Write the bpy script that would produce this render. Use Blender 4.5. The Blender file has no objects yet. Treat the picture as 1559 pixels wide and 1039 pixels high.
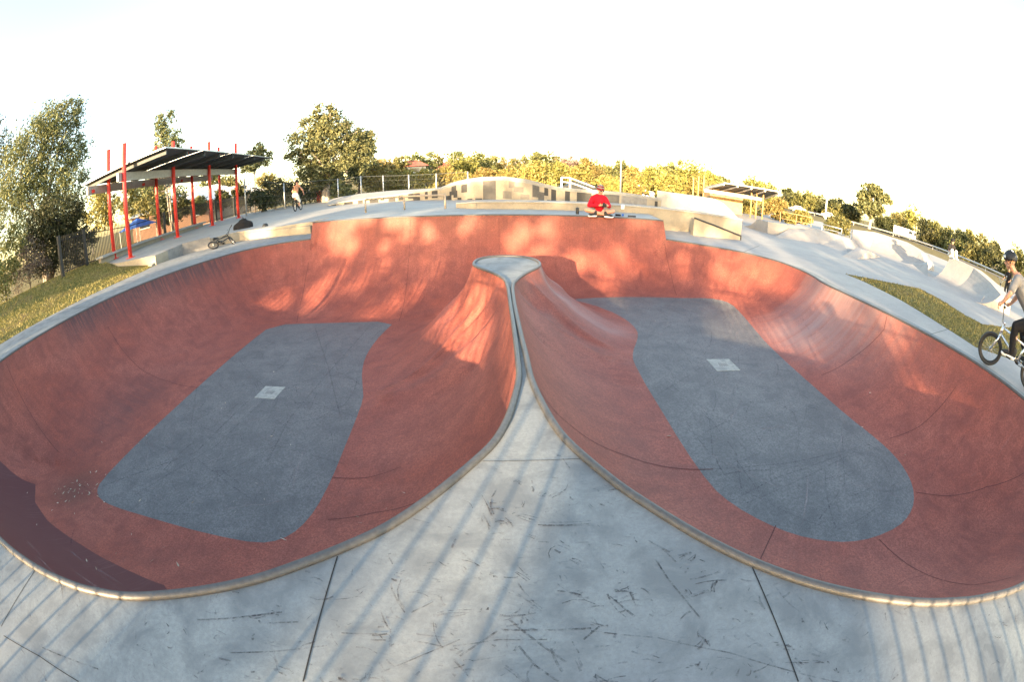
import bpy, bmesh, math, random
import numpy as np
from mathutils import Vector, Matrix, Euler
from mathutils.geometry import delaunay_2d_cdt

random.seed(7)
SC = bpy.context.scene
COL = SC.collection
R = math.radians
CAM_H = 1.6
PITCH = R(21.65)
FPX = 662.0                       # focal length of the 15 mm fisheye, in photo pixels
SUN_AZ, SUN_EL = R(197.5), R(10.0)

# ------------------------------------------------------------------ measuring
def ray(px, py):
    dx, dy = px - 779.5, 519.5 - py
    r = math.hypot(dx, dy) + 1e-9
    th = 2 * math.asin(r / (2 * FPX))
    s = math.sin(th) / r
    x, y, z = dx * s, dy * s, math.cos(th)
    cp, sp = math.cos(PITCH), math.sin(PITCH)
    return Vector((x, y * sp + z * cp, y * cp - z * sp))
def G(px, py, z=0.0):
    """where the sight line through a pixel meets the level z"""
    d = ray(px, py); t = (z - CAM_H) / d.z
    return Vector((d.x * t, d.y * t, z))
def AT(px, py, dist):
    """the point seen at a pixel, dist metres away over the ground"""
    d = ray(px, py); t = dist / math.hypot(d.x, d.y)
    return Vector((d.x * t, d.y * t, CAM_H + d.z * t))

# ------------------------------------------------------------------ materials
def new_mat(name):
    m = bpy.data.materials.new(name); m.use_nodes = True
    nt = m.node_tree; nt.nodes.clear()
    out = nt.nodes.new('ShaderNodeOutputMaterial')
    b = nt.nodes.new('ShaderNodeBsdfPrincipled')
    nt.links.new(b.outputs[0], out.inputs[0])
    return m, nt, b, out
def nd(nt, kind, **kw):
    n = nt.nodes.new(kind)
    for k, v in kw.items():
        if k.startswith('i_'):
            n.inputs[k[2:].replace('_', ' ')].default_value = v
        else:
            setattr(n, k, v)
    return n
def lk(nt, a, b): nt.links.new(a, b)
def noise(nt, vec, scale, detail=4, rough=.55, dist=0.0):
    n = nd(nt, 'ShaderNodeTexNoise'); n.inputs['Scale'].default_value = scale
    n.inputs['Detail'].default_value = detail; n.inputs['Roughness'].default_value = rough
    n.inputs['Distortion'].default_value = dist
    if vec is not None: lk(nt, vec, n.inputs['Vector'])
    return n.outputs['Fac']
def ramp(nt, fac, stops):
    n = nd(nt, 'ShaderNodeValToRGB'); cr = n.color_ramp
    while len(cr.elements) < len(stops): cr.elements.new(.5)
    for e, (p, c) in zip(cr.elements, stops):
        e.position = p; e.color = (c, c, c, 1) if isinstance(c, (int, float)) else (*c, 1)
    lk(nt, fac, n.inputs[0]); return n.outputs[0]
def mix(nt, fac, a, b, mode='MIX'):
    n = nd(nt, 'ShaderNodeMix', data_type='RGBA', blend_type=mode)
    if isinstance(fac, (int, float)): n.inputs[0].default_value = fac
    else: lk(nt, fac, n.inputs[0])
    for s, v in ((6, a), (7, b)):
        if isinstance(v, tuple): n.inputs[s].default_value = (*v, 1)
        else: lk(nt, v, n.inputs[s])
    return n.outputs[2]
def math_(nt, op, a, b=None):
    n = nd(nt, 'ShaderNodeMath', operation=op)
    for s, v in ((0, a), (1, b)):
        if v is None: continue
        if isinstance(v, (int, float)): n.inputs[s].default_value = v
        else: lk(nt, v, n.inputs[s])
    return n.outputs[0]
def bump(nt, b, h, strength=.3, dist=.01):
    n = nd(nt, 'ShaderNodeBump'); n.inputs['Strength'].default_value = strength
    n.inputs['Distance'].default_value = dist
    lk(nt, h, n.inputs['Height']); lk(nt, n.outputs[0], b.inputs['Normal'])
def objco(nt): return nd(nt, 'ShaderNodeTexCoord').outputs['Object']
def attr(nt, name):
    return nd(nt, 'ShaderNodeAttribute', attribute_name=name).outputs['Fac']

def plain(name, col, rough=.6, metal=0.0, var=.18, scale=8.0, spec=.5, bmp=0.0):
    m, nt, b, o = new_mat(name)
    co = objco(nt)
    f = noise(nt, co, scale, 5, .6)
    lo = tuple(c * (1 - var) for c in col); hi = tuple(min(1, c * (1 + var)) for c in col)
    lk(nt, ramp(nt, f, [(.3, lo), (.7, hi)]), b.inputs['Base Color'])
    b.inputs['Roughness'].default_value = rough; b.inputs['Metallic'].default_value = metal
    b.inputs['Specular IOR Level'].default_value = spec
    if bmp: bump(nt, b, f, bmp, .01)
    return m
def concrete(name, col, tint=(.80, .78, .72), scale=1.0, dirt=.45, rough=.75):
    m, nt, b, o = new_mat(name)
    co = objco(nt)
    big = noise(nt, co, .55 * scale, 6, .62, .6)
    med = noise(nt, co, 3.2 * scale, 6, .65, .4)
    fine = noise(nt, co, 45 * scale, 4, .6)
    c1 = mix(nt, ramp(nt, big, [(.35, 0.0), (.68, 1.0)]), tuple(c * .80 for c in col), tuple(col[i] * tint[i] / .74 for i in range(3)))
    c2 = mix(nt, ramp(nt, med, [(.38, dirt), (.56, 0.0)]), c1, tuple(c * .58 for c in col))
    c3 = mix(nt, ramp(nt, fine, [(.40, .30), (.6, 0.0)]), c2, tuple(c * .55 for c in col))
    # fine hairline dirt and worn flecks
    sm = nd(nt, 'ShaderNodeMapping'); sm.inputs['Scale'].default_value = (9 * scale, 30 * scale, 9 * scale); sm.inputs['Rotation'].default_value = (0, 0, .7)
    lk(nt, co, sm.inputs[0])
    st = noise(nt, sm.outputs[0], 1.0, 3, .7, 1.4)
    c4 = mix(nt, ramp(nt, st, [(.64, 0.0), (.72, .55)]), c3, tuple(c * .38 for c in col))
    sm2 = nd(nt, 'ShaderNodeMapping'); sm2.inputs['Scale'].default_value = (4.5 * scale, 11 * scale, 6); sm2.inputs['Rotation'].default_value = (0, 0, -.35); lk(nt, co, sm2.inputs[0])
    c4 = mix(nt, math_(nt, 'MULTIPLY', ramp(nt, noise(nt, sm2.outputs[0], 1.0, 6, .75, .9), [(.58, 0.0), (.70, .65)]), ramp(nt, fine, [(.38, .2), (.55, 1.0)])), c4, tuple(c * .48 for c in col))
    c4 = mix(nt, ramp(nt, noise(nt, co, 130 * scale, 2, .6), [(.30, .35), (.45, 0.0)]), c4, tuple(c * .45 for c in col))
    lk(nt, c4, b.inputs['Base Color'])
    b.inputs['Roughness'].default_value = rough
    bump(nt, b, fine, .18, .004)
    return m
def leaf_mat(name, dark, light, trans=.25):
    m, nt, b, o = new_mat(name)
    gi = nd(nt, 'ShaderNodeNewGeometry').outputs['Random Per Island']
    c = ramp(nt, gi, [(0.0, dark), (.55, tuple((a + 2 * l) / 3 for a, l in zip(dark, light))), (1.0, light)])
    oi = nd(nt, 'ShaderNodeObjectInfo').outputs['Random']
    hs = nd(nt, 'ShaderNodeHueSaturation'); lk(nt, c, hs.inputs['Color'])
    lk(nt, ramp(nt, oi, [(0.0, .485), (1.0, .535)]), hs.inputs['Hue']); lk(nt, ramp(nt, math_(nt, 'FRACT', math_(nt, 'MULTIPLY', oi, 7.31)), [(0.0, .72), (1.0, 1.0)]), hs.inputs['Value']); hs.inputs['Saturation'].default_value = .95
    c = hs.outputs[0]
    lk(nt, c, b.inputs['Base Color']); b.inputs['Roughness'].default_value = .55
    b.inputs['Specular IOR Level'].default_value = .25
    t = nd(nt, 'ShaderNodeBsdfTranslucent'); lk(nt, c, t.inputs[0])
    ms = nd(nt, 'ShaderNodeMixShader'); ms.inputs[0].default_value = trans
    lk(nt, b.outputs[0], ms.inputs[1]); lk(nt, t.outputs[0], ms.inputs[2]); lk(nt, ms.outputs[0], o.inputs[0])
    return m
def scuff_mat(name, col, lo=.40, hi=.62, sc=24.0, amt=.8):
    m, nt, b, o = new_mat(name)
    co = objco(nt)
    f = noise(nt, co, sc, 4, .75)
    g = noise(nt, co, 4.0, 2, .5)
    k = math_(nt, 'MULTIPLY', ramp(nt, f, [(lo, 0.0), (hi, amt)]), ramp(nt, g, [(.3, .35), (.65, 1.0)]))
    b.inputs['Base Color'].default_value = (*col, 1); b.inputs['Roughness'].default_value = .8
    t = nd(nt, 'ShaderNodeBsdfTransparent'); ms = nd(nt, 'ShaderNodeMixShader')
    lk(nt, k, ms.inputs[0]); lk(nt, t.outputs[0], ms.inputs[1]); lk(nt, b.outputs[0], ms.inputs[2]); lk(nt, ms.outputs[0], o.inputs[0])
    return m

def bowl_mat(name, base, base2, stain, streak=True, worn=None):
    """coloured sprayed concrete: mottled, with wear running down the transitions"""
    m, nt, b, o = new_mat(name)
    co = objco(nt)
    big = noise(nt, co, .42, 5, .6, .8)
    med = noise(nt, co, 2.3, 6, .68, .5)
    fine = noise(nt, co, 38, 5, .7)
    c = mix(nt, ramp(nt, big, [(.35, 0.0), (.66, 1.0)]), base, base2)
    c = mix(nt, ramp(nt, med, [(.34, .75), (.60, 0.0)]), c, stain)
    c = mix(nt, ramp(nt, fine, [(.42, .70), (.60, 0.0)]), c, tuple(v * .48 for v in base))
    c = mix(nt, ramp(nt, noise(nt, co, 85, 3, .7), [(.52, 0.0), (.72, .50)]), c, tuple(min(1, v * 1.35 + .07) for v in base))
    if streak:
        u, d = attr(nt, 'along'), attr(nt, 'down')
        cv = nd(nt, 'ShaderNodeCombineXYZ'); lk(nt, u, cv.inputs[0]); lk(nt, d, cv.inputs[1])
        mp = nd(nt, 'ShaderNodeMapping'); mp.inputs['Scale'].default_value = (7, .55, 1); lk(nt, cv.outputs[0], mp.inputs[0])
        s = noise(nt, mp.outputs[0], 1.0, 5, .7, .5)
        fade = ramp(nt, math_(nt, 'DIVIDE', d, 3.0), [(.0, 1.0), (.5, .8), (1.0, 0.0)])
        c = mix(nt, math_(nt, 'MULTIPLY', ramp(nt, s, [(.46, 0.0), (.72, .30)]), fade), c, tuple(v * .5 for v in stain))
        s2 = noise(nt, mp.outputs[0], 2.3, 4, .7, .3)
        c = mix(nt, math_(nt, 'MULTIPLY', ramp(nt, s2, [(.60, 0.0), (.80, .22)]), fade), c, (.30, .17, .145))
        # black wheel scuffing just under the coping on the left-hand wall
        sc = attr(nt, 'scuff')
        n3 = noise(nt, mp.outputs[0], 1.7, 6, .75, .8)
        c = mix(nt, math_(nt, 'MULTIPLY', sc, ramp(nt, n3, [(.32, .1), (.55, .85)])), c, (.045, .030, .033))
        # a darker maroon patch with a sharp edge in the near left corner
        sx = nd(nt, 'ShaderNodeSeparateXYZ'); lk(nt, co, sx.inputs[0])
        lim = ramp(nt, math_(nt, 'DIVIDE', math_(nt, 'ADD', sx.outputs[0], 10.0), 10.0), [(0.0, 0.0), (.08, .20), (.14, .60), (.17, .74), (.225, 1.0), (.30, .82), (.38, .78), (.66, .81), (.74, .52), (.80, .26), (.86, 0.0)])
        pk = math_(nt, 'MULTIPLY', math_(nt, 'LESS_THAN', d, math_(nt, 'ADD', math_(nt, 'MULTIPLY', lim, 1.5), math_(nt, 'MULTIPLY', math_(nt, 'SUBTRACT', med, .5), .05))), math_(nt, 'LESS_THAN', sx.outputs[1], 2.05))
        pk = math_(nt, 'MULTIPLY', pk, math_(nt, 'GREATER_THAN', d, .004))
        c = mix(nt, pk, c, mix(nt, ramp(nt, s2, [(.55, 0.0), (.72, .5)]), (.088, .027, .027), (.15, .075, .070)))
        # pale worn bands on the spine
        w = attr(nt, 'worn')
        c = mix(nt, math_(nt, 'MULTIPLY', w, ramp(nt, s, [(.25, .25), (.7, .8)])), c, (.34, .245, .23))
        # damp leafy stain
        c = mix(nt, math_(nt, 'MULTIPLY', attr(nt, 'damp'), ramp(nt, med, [(.35, .25), (.6, .75)])), c, (.055, .033, .024))
    lk(nt, c, b.inputs['Base Color'])
    b.inputs['Roughness'].default_value = .62; b.inputs['Specular IOR Level'].default_value = .35
    bump(nt, b, fine, .22, .003)
    return m

M = {}
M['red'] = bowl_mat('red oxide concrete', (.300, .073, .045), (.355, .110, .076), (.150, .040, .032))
M['grey'] = bowl_mat('blue grey concrete', (.143, .140, .140), (.178, .173, .170), (.074, .075, .080), streak=False)
M['deck'] = concrete('deck concrete', (.222, .240, .252), dirt=.95)
M['pale'] = concrete('pale concrete', (.34, .34, .33), dirt=.35)
M['cream'] = concrete('cream concrete', (.33, .29, .23), dirt=.45)
M['ramp'] = concrete('smooth ramp concrete', (.34, .325, .315), scale=.6, dirt=.3)
M['wallgrey'] = concrete('weathered grey concrete', (.24, .235, .235), scale=1.6, dirt=.8)
M['joint'] = plain('dark deck joint', (.02, .02, .02), .95)  # dark joint lines across the deck
M['joint_red'] = plain('bowl joint', (.085, .024, .022), .9)
M['scuff'] = scuff_mat('rubber scuffs', (.045, .045, .055))
M['scuff_faint'] = scuff_mat('faint rubber scuffs', (.06, .06, .08), .42, .7, 30, .6)
M['scuff_pale'] = scuff_mat('pale scratches', (.45, .36, .35), .42, .66, 40, .55)
M['pipe'] = plain('steel coping pipe', (.085, .083, .083), .5, .3, .2, 30)
M['cap'] = concrete('cap concrete', (.33, .345, .355), scale=2.0, dirt=.3)
M['drain'] = concrete('drain concrete', (.36, .37, .35), scale=4, dirt=.9)
M['redpaint'] = plain('red post paint', (.62, .045, .03), .45, 0, .15, 5)
M['dark'] = plain('black powder coat', (.018, .02, .022), .5, .2)
M['galv'] = plain('galvanised steel', (.48, .49, .49), .45, .7)
M['roofsteel'] = plain('roof sheet', (.42, .45, .46), .45, .4)
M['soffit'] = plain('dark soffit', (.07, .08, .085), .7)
M['beam'] = plain('grey beam', (.34, .33, .30), .6, .1)
M['bark'] = plain('pale gum bark', (.34, .29, .24), .85, 0, .45, 9, .2, .4)
M['barkdark'] = plain('dark bark', (.11, .085, .065), .9, 0, .4, 9, .2, .4)
M['gum'] = leaf_mat('gum leaves', (.060, .076, .030), (.27, .26, .11))
M['olive'] = leaf_mat('olive leaves', (.07, .082, .026), (.24, .22, .075))
M['gold'] = leaf_mat('wattle leaves', (.13, .12, .03), (.36, .29, .085))
M['darkgreen'] = leaf_mat('dark leaves', (.030, .040, .017), (.11, .115, .045))
M['shade_leaf'] = leaf_mat('deep green and shaded leaves', (.018, .026, .011), (.075, .085, .032))  # very dark leaves, also painting the big tree's shaded right side
M['twig'] = leaf_mat('dry twigs', (.10, .07, .055), (.24, .18, .15), .05)
M['blade'] = leaf_mat('grass blades', (.14, .12, .03), (.36, .27, .095), .2)
M['white'] = plain('white paint', (.80, .80, .78), .4, 0, .05)
M['black'] = plain('black rubber', (.012, .012, .013), .6, 0, .1)
M['blackcloth'] = plain('black cloth', (.016, .016, .018), .9, 0, .3, 30, .2)
M['chrome'] = plain('bright chromed tube', (.72, .72, .72), .25, .9, .05)
M['skin'] = plain('skin', (.50, .27, .18), .5, 0, .1, 20, .35)
M['hoodie'] = plain('red hoodie cloth', (.45, .008, .022), .85, 0, .2, 18, .2, .2)
M['knitred'] = plain('dark red knit', (.22, .014, .016), .9, 0, .3, 40)
M['tee'] = plain('grey tee shirt', (.21, .205, .205), .9, 0, .12, 16, .2, .3)
M['cloth_white'] = plain('off white cloth', (.66, .62, .55), .9, 0, .1, 16, .2)
M['tan'] = plain('tan cloth', (.42, .20, .11), .85, 0, .15, 16, .2)
M['denim'] = plain('grey shorts', (.30, .27, .24), .9, 0, .15, 16, .2)
M['blue'] = plain('blue canvas', (.025, .09, .34), .7)
M['green'] = plain('dull green', (.03, .10, .07), .7)
M['hair'] = plain('dark hair', (.03, .02, .015), .7)
M['glass'] = plain('dark glass', (.03, .04, .05), .12, 0, .1)
M['roofred'] = plain('red roof tile', (.30, .085, .06), .8, 0, .25, 4)
M['rooflight'] = plain('pale roof sheet', (.62, .60, .56), .6, 0, .1, 3)
M['render'] = plain('cream render', (.40, .345, .275), .8, 0, .12, 2)
M['brick'] = plain('brick wall', (.27, .16, .11), .85, 0, .25, 12)
M['timber'] = plain('tan timber', (.34, .22, .10), .7, 0, .2, 6)
M['asphalt'] = plain('asphalt', (.10, .10, .10), .9, 0, .2, 3)
M['rail'] = plain('worn cream rail', (.30, .25, .19), .5, .2, .2)
M['polegrey'] = plain('weathered grey pole', (.20, .20, .205), .6, 0, .05)
M['leafdry'] = leaf_mat('dry leaf litter', (.25, .17, .10), (.62, .54, .44), .05)
M['mosaic_dark'] = plain('charcoal panel', (.030, .030, .030), .7, 0, .2, 6)
M['mosaic_mid'] = plain('grey panel', (.075, .072, .068), .7, 0, .15, 6)
M['mosaic_sand'] = plain('sand panel', (.165, .150, .128), .7, 0, .12, 6)

def ground_mat(name, a, b_, c_):
    m, nt, b, o = new_mat(name)
    co = objco(nt)
    f = noise(nt, co, .75, 7, .72, 1.2); g = noise(nt, co, 14, 4, .7)
    c = ramp(nt, f, [(.32, a), (.5, b_), (.68, c_)])
    c = mix(nt, ramp(nt, g, [(.4, .6), (.62, 0.0)]), c, tuple(v * .45 for v in a))
    lk(nt, c, b.inputs['Base Color']); b.inputs['Roughness'].default_value = .95
    b.inputs['Specular IOR Level'].default_value = .1
    bump(nt, b, g, .8, .05)
    return m
M['lawn'] = ground_mat('dry lawn', (.085, .095, .025), (.20, .165, .05), (.27, .18, .09))
M['ground'] = ground_mat('dry ground', (.14, .12, .05), (.22, .18, .08), (.30, .23, .12))
# colour of the road verge is the ground's

# ------------------------------------------------------------------ mesh helpers
class MB:
    def __init__(s): s.v = []; s.f = []; s.m = []
    def add(s, vs, fs, mi=0):
        o = len(s.v); s.v += [tuple(v) for v in vs]; s.f += [tuple(i + o for i in f) for f in fs]; s.m += [mi] * len(fs)
    def box(s, x0, y0, z0, x1, y1, z1, mi=0, bev=0.0, mat=None):
        bm = bmesh.new(); bmesh.ops.create_cube(bm, size=1)
        for v in bm.verts:
            v.co = Vector(((x0 + x1) / 2 + v.co.x * (x1 - x0), (y0 + y1) / 2 + v.co.y * (y1 - y0), (z0 + z1) / 2 + v.co.z * (z1 - z0)))
        if bev: bmesh.ops.bevel(bm, geom=bm.edges[:], offset=bev, segments=2, affect='EDGES', profile=.6)
        if mat: bm.transform(mat)
        s.addbm(bm, mi)
    def addbm(s, bm, mi=0):
        bm.verts.ensure_lookup_table(); bm.verts.index_update()
        s.add([v.co.copy() for v in bm.verts], [[v.index for v in f.verts] for f in bm.faces], mi); bm.free()
    def tube(s, pts, r, seg=8, closed=False, mi=0):
        pts = [Vector(p) for p in pts]; n = len(pts)
        rr = r if isinstance(r, (list, tuple)) else [r] * n
        T = []
        for i in range(n):
            a = pts[i - 1] if (i or closed) else pts[0]; b = pts[(i + 1) % n] if (i < n - 1 or closed) else pts[-1]
            T.append((b - a).normalized())
        up = Vector((0, 0, 1)) if abs(T[0].z) < .9 else Vector((1, 0, 0))
        N = (up - T[0] * up.dot(T[0])).normalized()
        vs = []
        for i in range(n):
            N = (N - T[i] * N.dot(T[i])).normalized(); B = T[i].cross(N)
            for k in range(seg):
                a = 2 * math.pi * k / seg
                vs.append(pts[i] + (N * math.cos(a) + B * math.sin(a)) * rr[i])
        fs = []
        for i in range(n if closed else n - 1):
            j = (i + 1) % n
            for k in range(seg):
                l = (k + 1) % seg
                fs.append((i * seg + k, i * seg + l, j * seg + l, j * seg + k))
        if not closed:
            fs.append(tuple(range(seg))[::-1]); fs.append(tuple((n - 1) * seg + k for k in range(seg)))
        s.add(vs, fs, mi)
    def prism(s, poly, z0, z1, mi=0, mside=None):
        """poly: xy points; z0/z1 number or function"""
        n = len(poly); f0 = z0 if callable(z0) else (lambda x, y: z0); f1 = z1 if callable(z1) else (lambda x, y: z1)
        area = sum(poly[i][0] * poly[(i + 1) % n][1] - poly[(i + 1) % n][0] * poly[i][1] for i in range(n))
        if area < 0: poly = poly[::-1]
        s.add([(p[0], p[1], f1(p[0], p[1])) for p in poly], [tuple(range(n))], mi)
        vs = [(p[0], p[1], f0(p[0], p[1])) for p in poly] + [(p[0], p[1], f1(p[0], p[1])) for p in poly]
        s.add(vs, [(i, (i + 1) % n, n + (i + 1) % n, n + i) for i in range(n)], mi if mside is None else mside)
    def build(s, name, mats, parent=None, smooth=False):
        me = bpy.data.meshes.new(name); me.from_pydata(s.v, [], s.f)
        for m in (mats if isinstance(mats, (list, tuple)) else [mats]): me.materials.append(m)
        me.polygons.foreach_set('material_index', s.m)
        if smooth: me.polygons.foreach_set('use_smooth', [True] * len(s.f))
        me.update()
        o = bpy.data.objects.new(name, me); COL.objects.link(o)
        if parent is not None: o.parent = parent
        return o
def tag(o, label=None, cat=None, group=None, kind=None):
    if label: o['label'] = label
    if cat: o['category'] = cat
    if group: o['group'] = group
    if kind: o['kind'] = kind
    return o
def thing(name, label, cat, loc=(0, 0, 0), rz=0.0, group=None):
    o = bpy.data.objects.new(name, None); COL.objects.link(o); o.location = loc; o.rotation_euler = (0, 0, rz)
    o.empty_display_size = .2
    return tag(o, label, cat, group)
def copy_tree(o, parent=None):
    c = o.copy(); COL.objects.link(c)
    if parent is not None: c.parent = parent
    for ch in [x for x in o.children]: copy_tree(ch, c)
    return c
def baked(name, bm_obj, parent, mat, smooth=True):
    dg = bpy.context.evaluated_depsgraph_get(); dg.update()
    me = bpy.data.meshes.new_from_object(bm_obj.evaluated_get(dg))
    old = bm_obj.data; bpy.data.objects.remove(bm_obj); bpy.data.meshes.remove(old)
    me.materials.clear(); me.materials.append(mat)
    me.polygons.foreach_set('use_smooth', [smooth] * len(me.polygons))
    o = bpy.data.objects.new(name, me); COL.objects.link(o); o.parent = parent
    return o
def capsule(bm, a, b, ra, rb, sub=2):
    """tapered limb: hull of two balls"""
    tmp = bmesh.new()
    for p, r in ((a, ra), (b, rb)):
        bmesh.ops.create_icosphere(tmp, subdivisions=sub, radius=r, matrix=Matrix.Translation(Vector(p)))
    res = bmesh.ops.convex_hull(tmp, input=tmp.verts[:])
    junk = [e for e in set(res['geom_interior'] + res['geom_unused']) if isinstance(e, bmesh.types.BMVert)]
    bmesh.ops.delete(tmp, geom=junk, context='VERTS')
    me = bpy.data.meshes.new('t'); tmp.to_mesh(me); tmp.free(); bm.from_mesh(me); bpy.data.meshes.remove(me)
def grown(name, parent, mat, chains, balls=(), voxel=.012, smooth=6):
    """one continuous skin over limbs: chains = list of [(point, radius), ...]; balls = (centre, (rx,ry,rz))"""
    bm = bmesh.new()
    for ch in chains:
        for (a, ra), (b, rb) in zip(ch[:-1], ch[1:]): capsule(bm, a, b, ra, rb)
    for c, rad in balls:
        m = Matrix.Translation(Vector(c)) @ Matrix.Diagonal((*rad, 1))
        bmesh.ops.create_icosphere(bm, subdivisions=3, radius=1, matrix=m)
    me = bpy.data.meshes.new(name); bm.to_mesh(me); bm.free()
    o = bpy.data.objects.new(name, me); COL.objects.link(o)
    r = o.modifiers.new('r', 'REMESH'); r.mode = 'VOXEL'; r.voxel_size = voxel
    s = o.modifiers.new('s', 'SMOOTH'); s.factor = .5; s.iterations = smooth
    return baked(name, o, parent, mat)

# ------------------------------------------------------------------ the bowl
SPINE = [(-.64,1.49),(-.45,1.74),(-.26,2.04),(-.13,2.28),(-.05,2.55),(0.0,2.85),(.035,3.16),(.035,3.5),(0.0,4.43),(-.04,5.29),(-.08,6.12),(-.14,6.61),(-.31,7.03),(-.54,7.40),(-.68,7.65),(-.73,7.95),(-.67,8.31),(-.47,8.56),(-.1,8.66),(.27,8.54),(.48,8.2),(.53,7.82),(.45,7.48),(.22,6.98),(.07,6.48),(.03,6.12),(.05,5.29),(.11,4.2),(.15,3.62),(.17,3.25),(.20,3.0),(.25,2.72),(.31,2.46),(.40,2.22),(.60,1.85),(.76,1.62),(.88,1.46),(1.01,1.30),(1.2,1.10),(1.45,.88),(1.75,.66),(2.04,.47),(2.29,.33),(2.61,.17),(3.2,-.06)]
def withE(pts, e, t=0.0): return [(x, y, e, t) for x, y in pts]
LIP = []
LIP += withE([(-5.0,.20),(-3.67,.24),(-2.91,.32),(-2.41,.42),(-2.14,.50),(-1.88,.60),(-1.5,.81),(-1.22,.99),(-1.02,1.15),(-.83,1.31)], 2.25)
for i, (x, y) in enumerate(SPINE):
    e = 2.33 if i < 15 else (2.33 + (1.85 - 2.33) * min(1, (i - 15) / 6.0))
    LIP.append((x, y, e, 0.0))
LIP += withE([(4.6,-.42),(5.9,-.25),(6.85,.55)], 1.95)
LIP += withE([(7.17,1.78),(7.22,2.97),(7.14,3.75),(7.0,4.9),(6.88,5.9),(6.81,6.6)], 2.1)
LIP += withE([(6.78,7.1),(6.83,7.5),(7.0,8.1),(7.07,8.75),(6.93,9.66)], 1.9)
LIP += withE([(6.3,10.6),(5.3,11.38)], 1.85)
LIP += withE([(4.45,11.94)], 1.93)
NJ1 = len(LIP) - 1
LIP += [(4.4,12.14,2.1,.53),(3.43,12.24,2.1,.53),(2.44,12.22,2.15,.53),(1.3,12.2,2.2,.53),(.01,12.2,2.3,.53),(-2.43,12.36,2.55,.53),(-4.6,12.76,2.8,.53),(-6.5,13.15,3.05,.53)]
NJ2 = len(LIP) - 1
LIP += [(-6.52,12.95,2.85,0),(-7.7,12.55,2.9,0),(-8.75,11.6,3.0,0),(-9.5,9.8,3.2,0),(-9.95,8.1,3.4,0),(-10.2,6.3,3.5,0),(-10.25,4.4,3.4,0),(-10.15,2.9,3.0,0),(-9.75,1.5,2.6,0),(-8.6,.6,2.3,0),(-6.6,.24,2.25,0)]
def resample(L, brk, step=.07):
    """Catmull-Rom through the points, broken at the raised section's ends"""
    out, jog = [], []
    n = len(L)
    for i in range(n):
        p1, p2 = np.array(L[i]), np.array(L[(i + 1) % n])
        if i in brk:
            out.append(tuple(p1)); jog.append(True); continue
        p0 = np.array(L[i - 1]) if (i - 1) % n not in brk else 2 * p1 - p2
        p3 = np.array(L[(i + 2) % n]) if (i + 1) % n not in brk else 2 * p2 - p1
        k = max(1, int(np.linalg.norm((p2 - p1)[:2]) / step))
        for j in range(k):
            t = j / k
            q = .5 * ((2 * p1) + (-p0 + p2) * t + (2 * p0 - 5 * p1 + 4 * p2 - p3) * t * t + (-p0 + 3 * p1 - 3 * p2 + p3) * t ** 3)
            q[2:] = p1[2:] + (p2 - p1)[2:] * t
            out.append(tuple(q)); jog.append(False)
    return np.array(out), np.array(jog)
LP, JOG = resample(LIP, {NJ1, NJ2})
NL = len(LP)
SEGOK = ~JOG
A_, B_ = LP[SEGOK], np.roll(LP, -1, 0)[SEGOK]
arc = np.concatenate([[0], np.cumsum(np.linalg.norm(np.diff(LP[:, :2], axis=0), axis=1))])
ARC = arc[SEGOK]
SEGIDX = np.nonzero(SEGOK)[0]
def nearest(P):
    """distance to the lip, transition length, lip height, arc position, nearest lip segment"""
    P = np.asarray(P, float); res = np.zeros((len(P), 4)); si = np.zeros(len(P), int)
    ax, ay = A_[:, 0], A_[:, 1]; dx, dy = (B_ - A_)[:, 0], (B_ - A_)[:, 1]; L2 = dx * dx + dy * dy + 1e-12
    for s in range(0, len(P), 4000):
        q = P[s:s + 4000]
        t = np.clip(((q[:, :1] - ax) * dx + (q[:, 1:2] - ay) * dy) / L2, 0, 1)
        d2 = (ax + dx * t - q[:, :1]) ** 2 + (ay + dy * t - q[:, 1:2]) ** 2
        k = d2.argmin(1); r = np.arange(len(q)); tt = t[r, k]
        res[s:s + 4000, 0] = np.sqrt(d2[r, k])
        res[s:s + 4000, 1] = A_[k, 2] + (B_ - A_)[k, 2] * tt
        res[s:s + 4000, 2] = A_[k, 3]
        res[s:s + 4000, 3] = ARC[k] + tt * np.sqrt(L2[k])
        si[s:s + 4000] = k
    return res, si
def inside_poly(P, poly):
    P = np.asarray(P, float); a = np.asarray(poly, float)[:, :2]; b = np.roll(a, -1, 0)
    ins = np.zeros(len(P), bool)
    for s in range(0, len(P), 4000):
        q = P[s:s + 4000]
        c = (a[:, 1] > q[:, 1:2]) != (b[:, 1] > q[:, 1:2])
        x = a[:, 0] + (q[:, 1:2] - a[:, 1]) / (b[:, 1] - a[:, 1] + 1e-12) * (b[:, 0] - a[:, 0])
        ins[s:s + 4000] = (c & (q[:, :1] < x)).sum(1) % 2 == 1
    return ins
def smooth01(t): t = np.clip(t, 0, 1); return t * t * (3 - 2 * t)
def depth(P):
    phi = np.degrees(np.arctan2(P[:, 0], P[:, 1] - 7.6))
    return 1.8 + (1.2 - 1.8) * smooth01((phi + 75) / 135.0)
def bowl_z(P, near=None):
    P = np.asarray(P, float)
    if near is None: near, _ = nearest(P)
    d, E, T = near[:, 0], near[:, 1], near[:, 2]
    D = depth(P); Dp = D + T; E = np.maximum(E, Dp * 1.002)
    Rr = (E * E + Dp * Dp) / (2 * Dp)
    x = np.clip(E - d, 0, None)
    return np.where(d >= E, -D, -D + Rr - np.sqrt(np.maximum(Rr * Rr - x * x, 0)))
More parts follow.
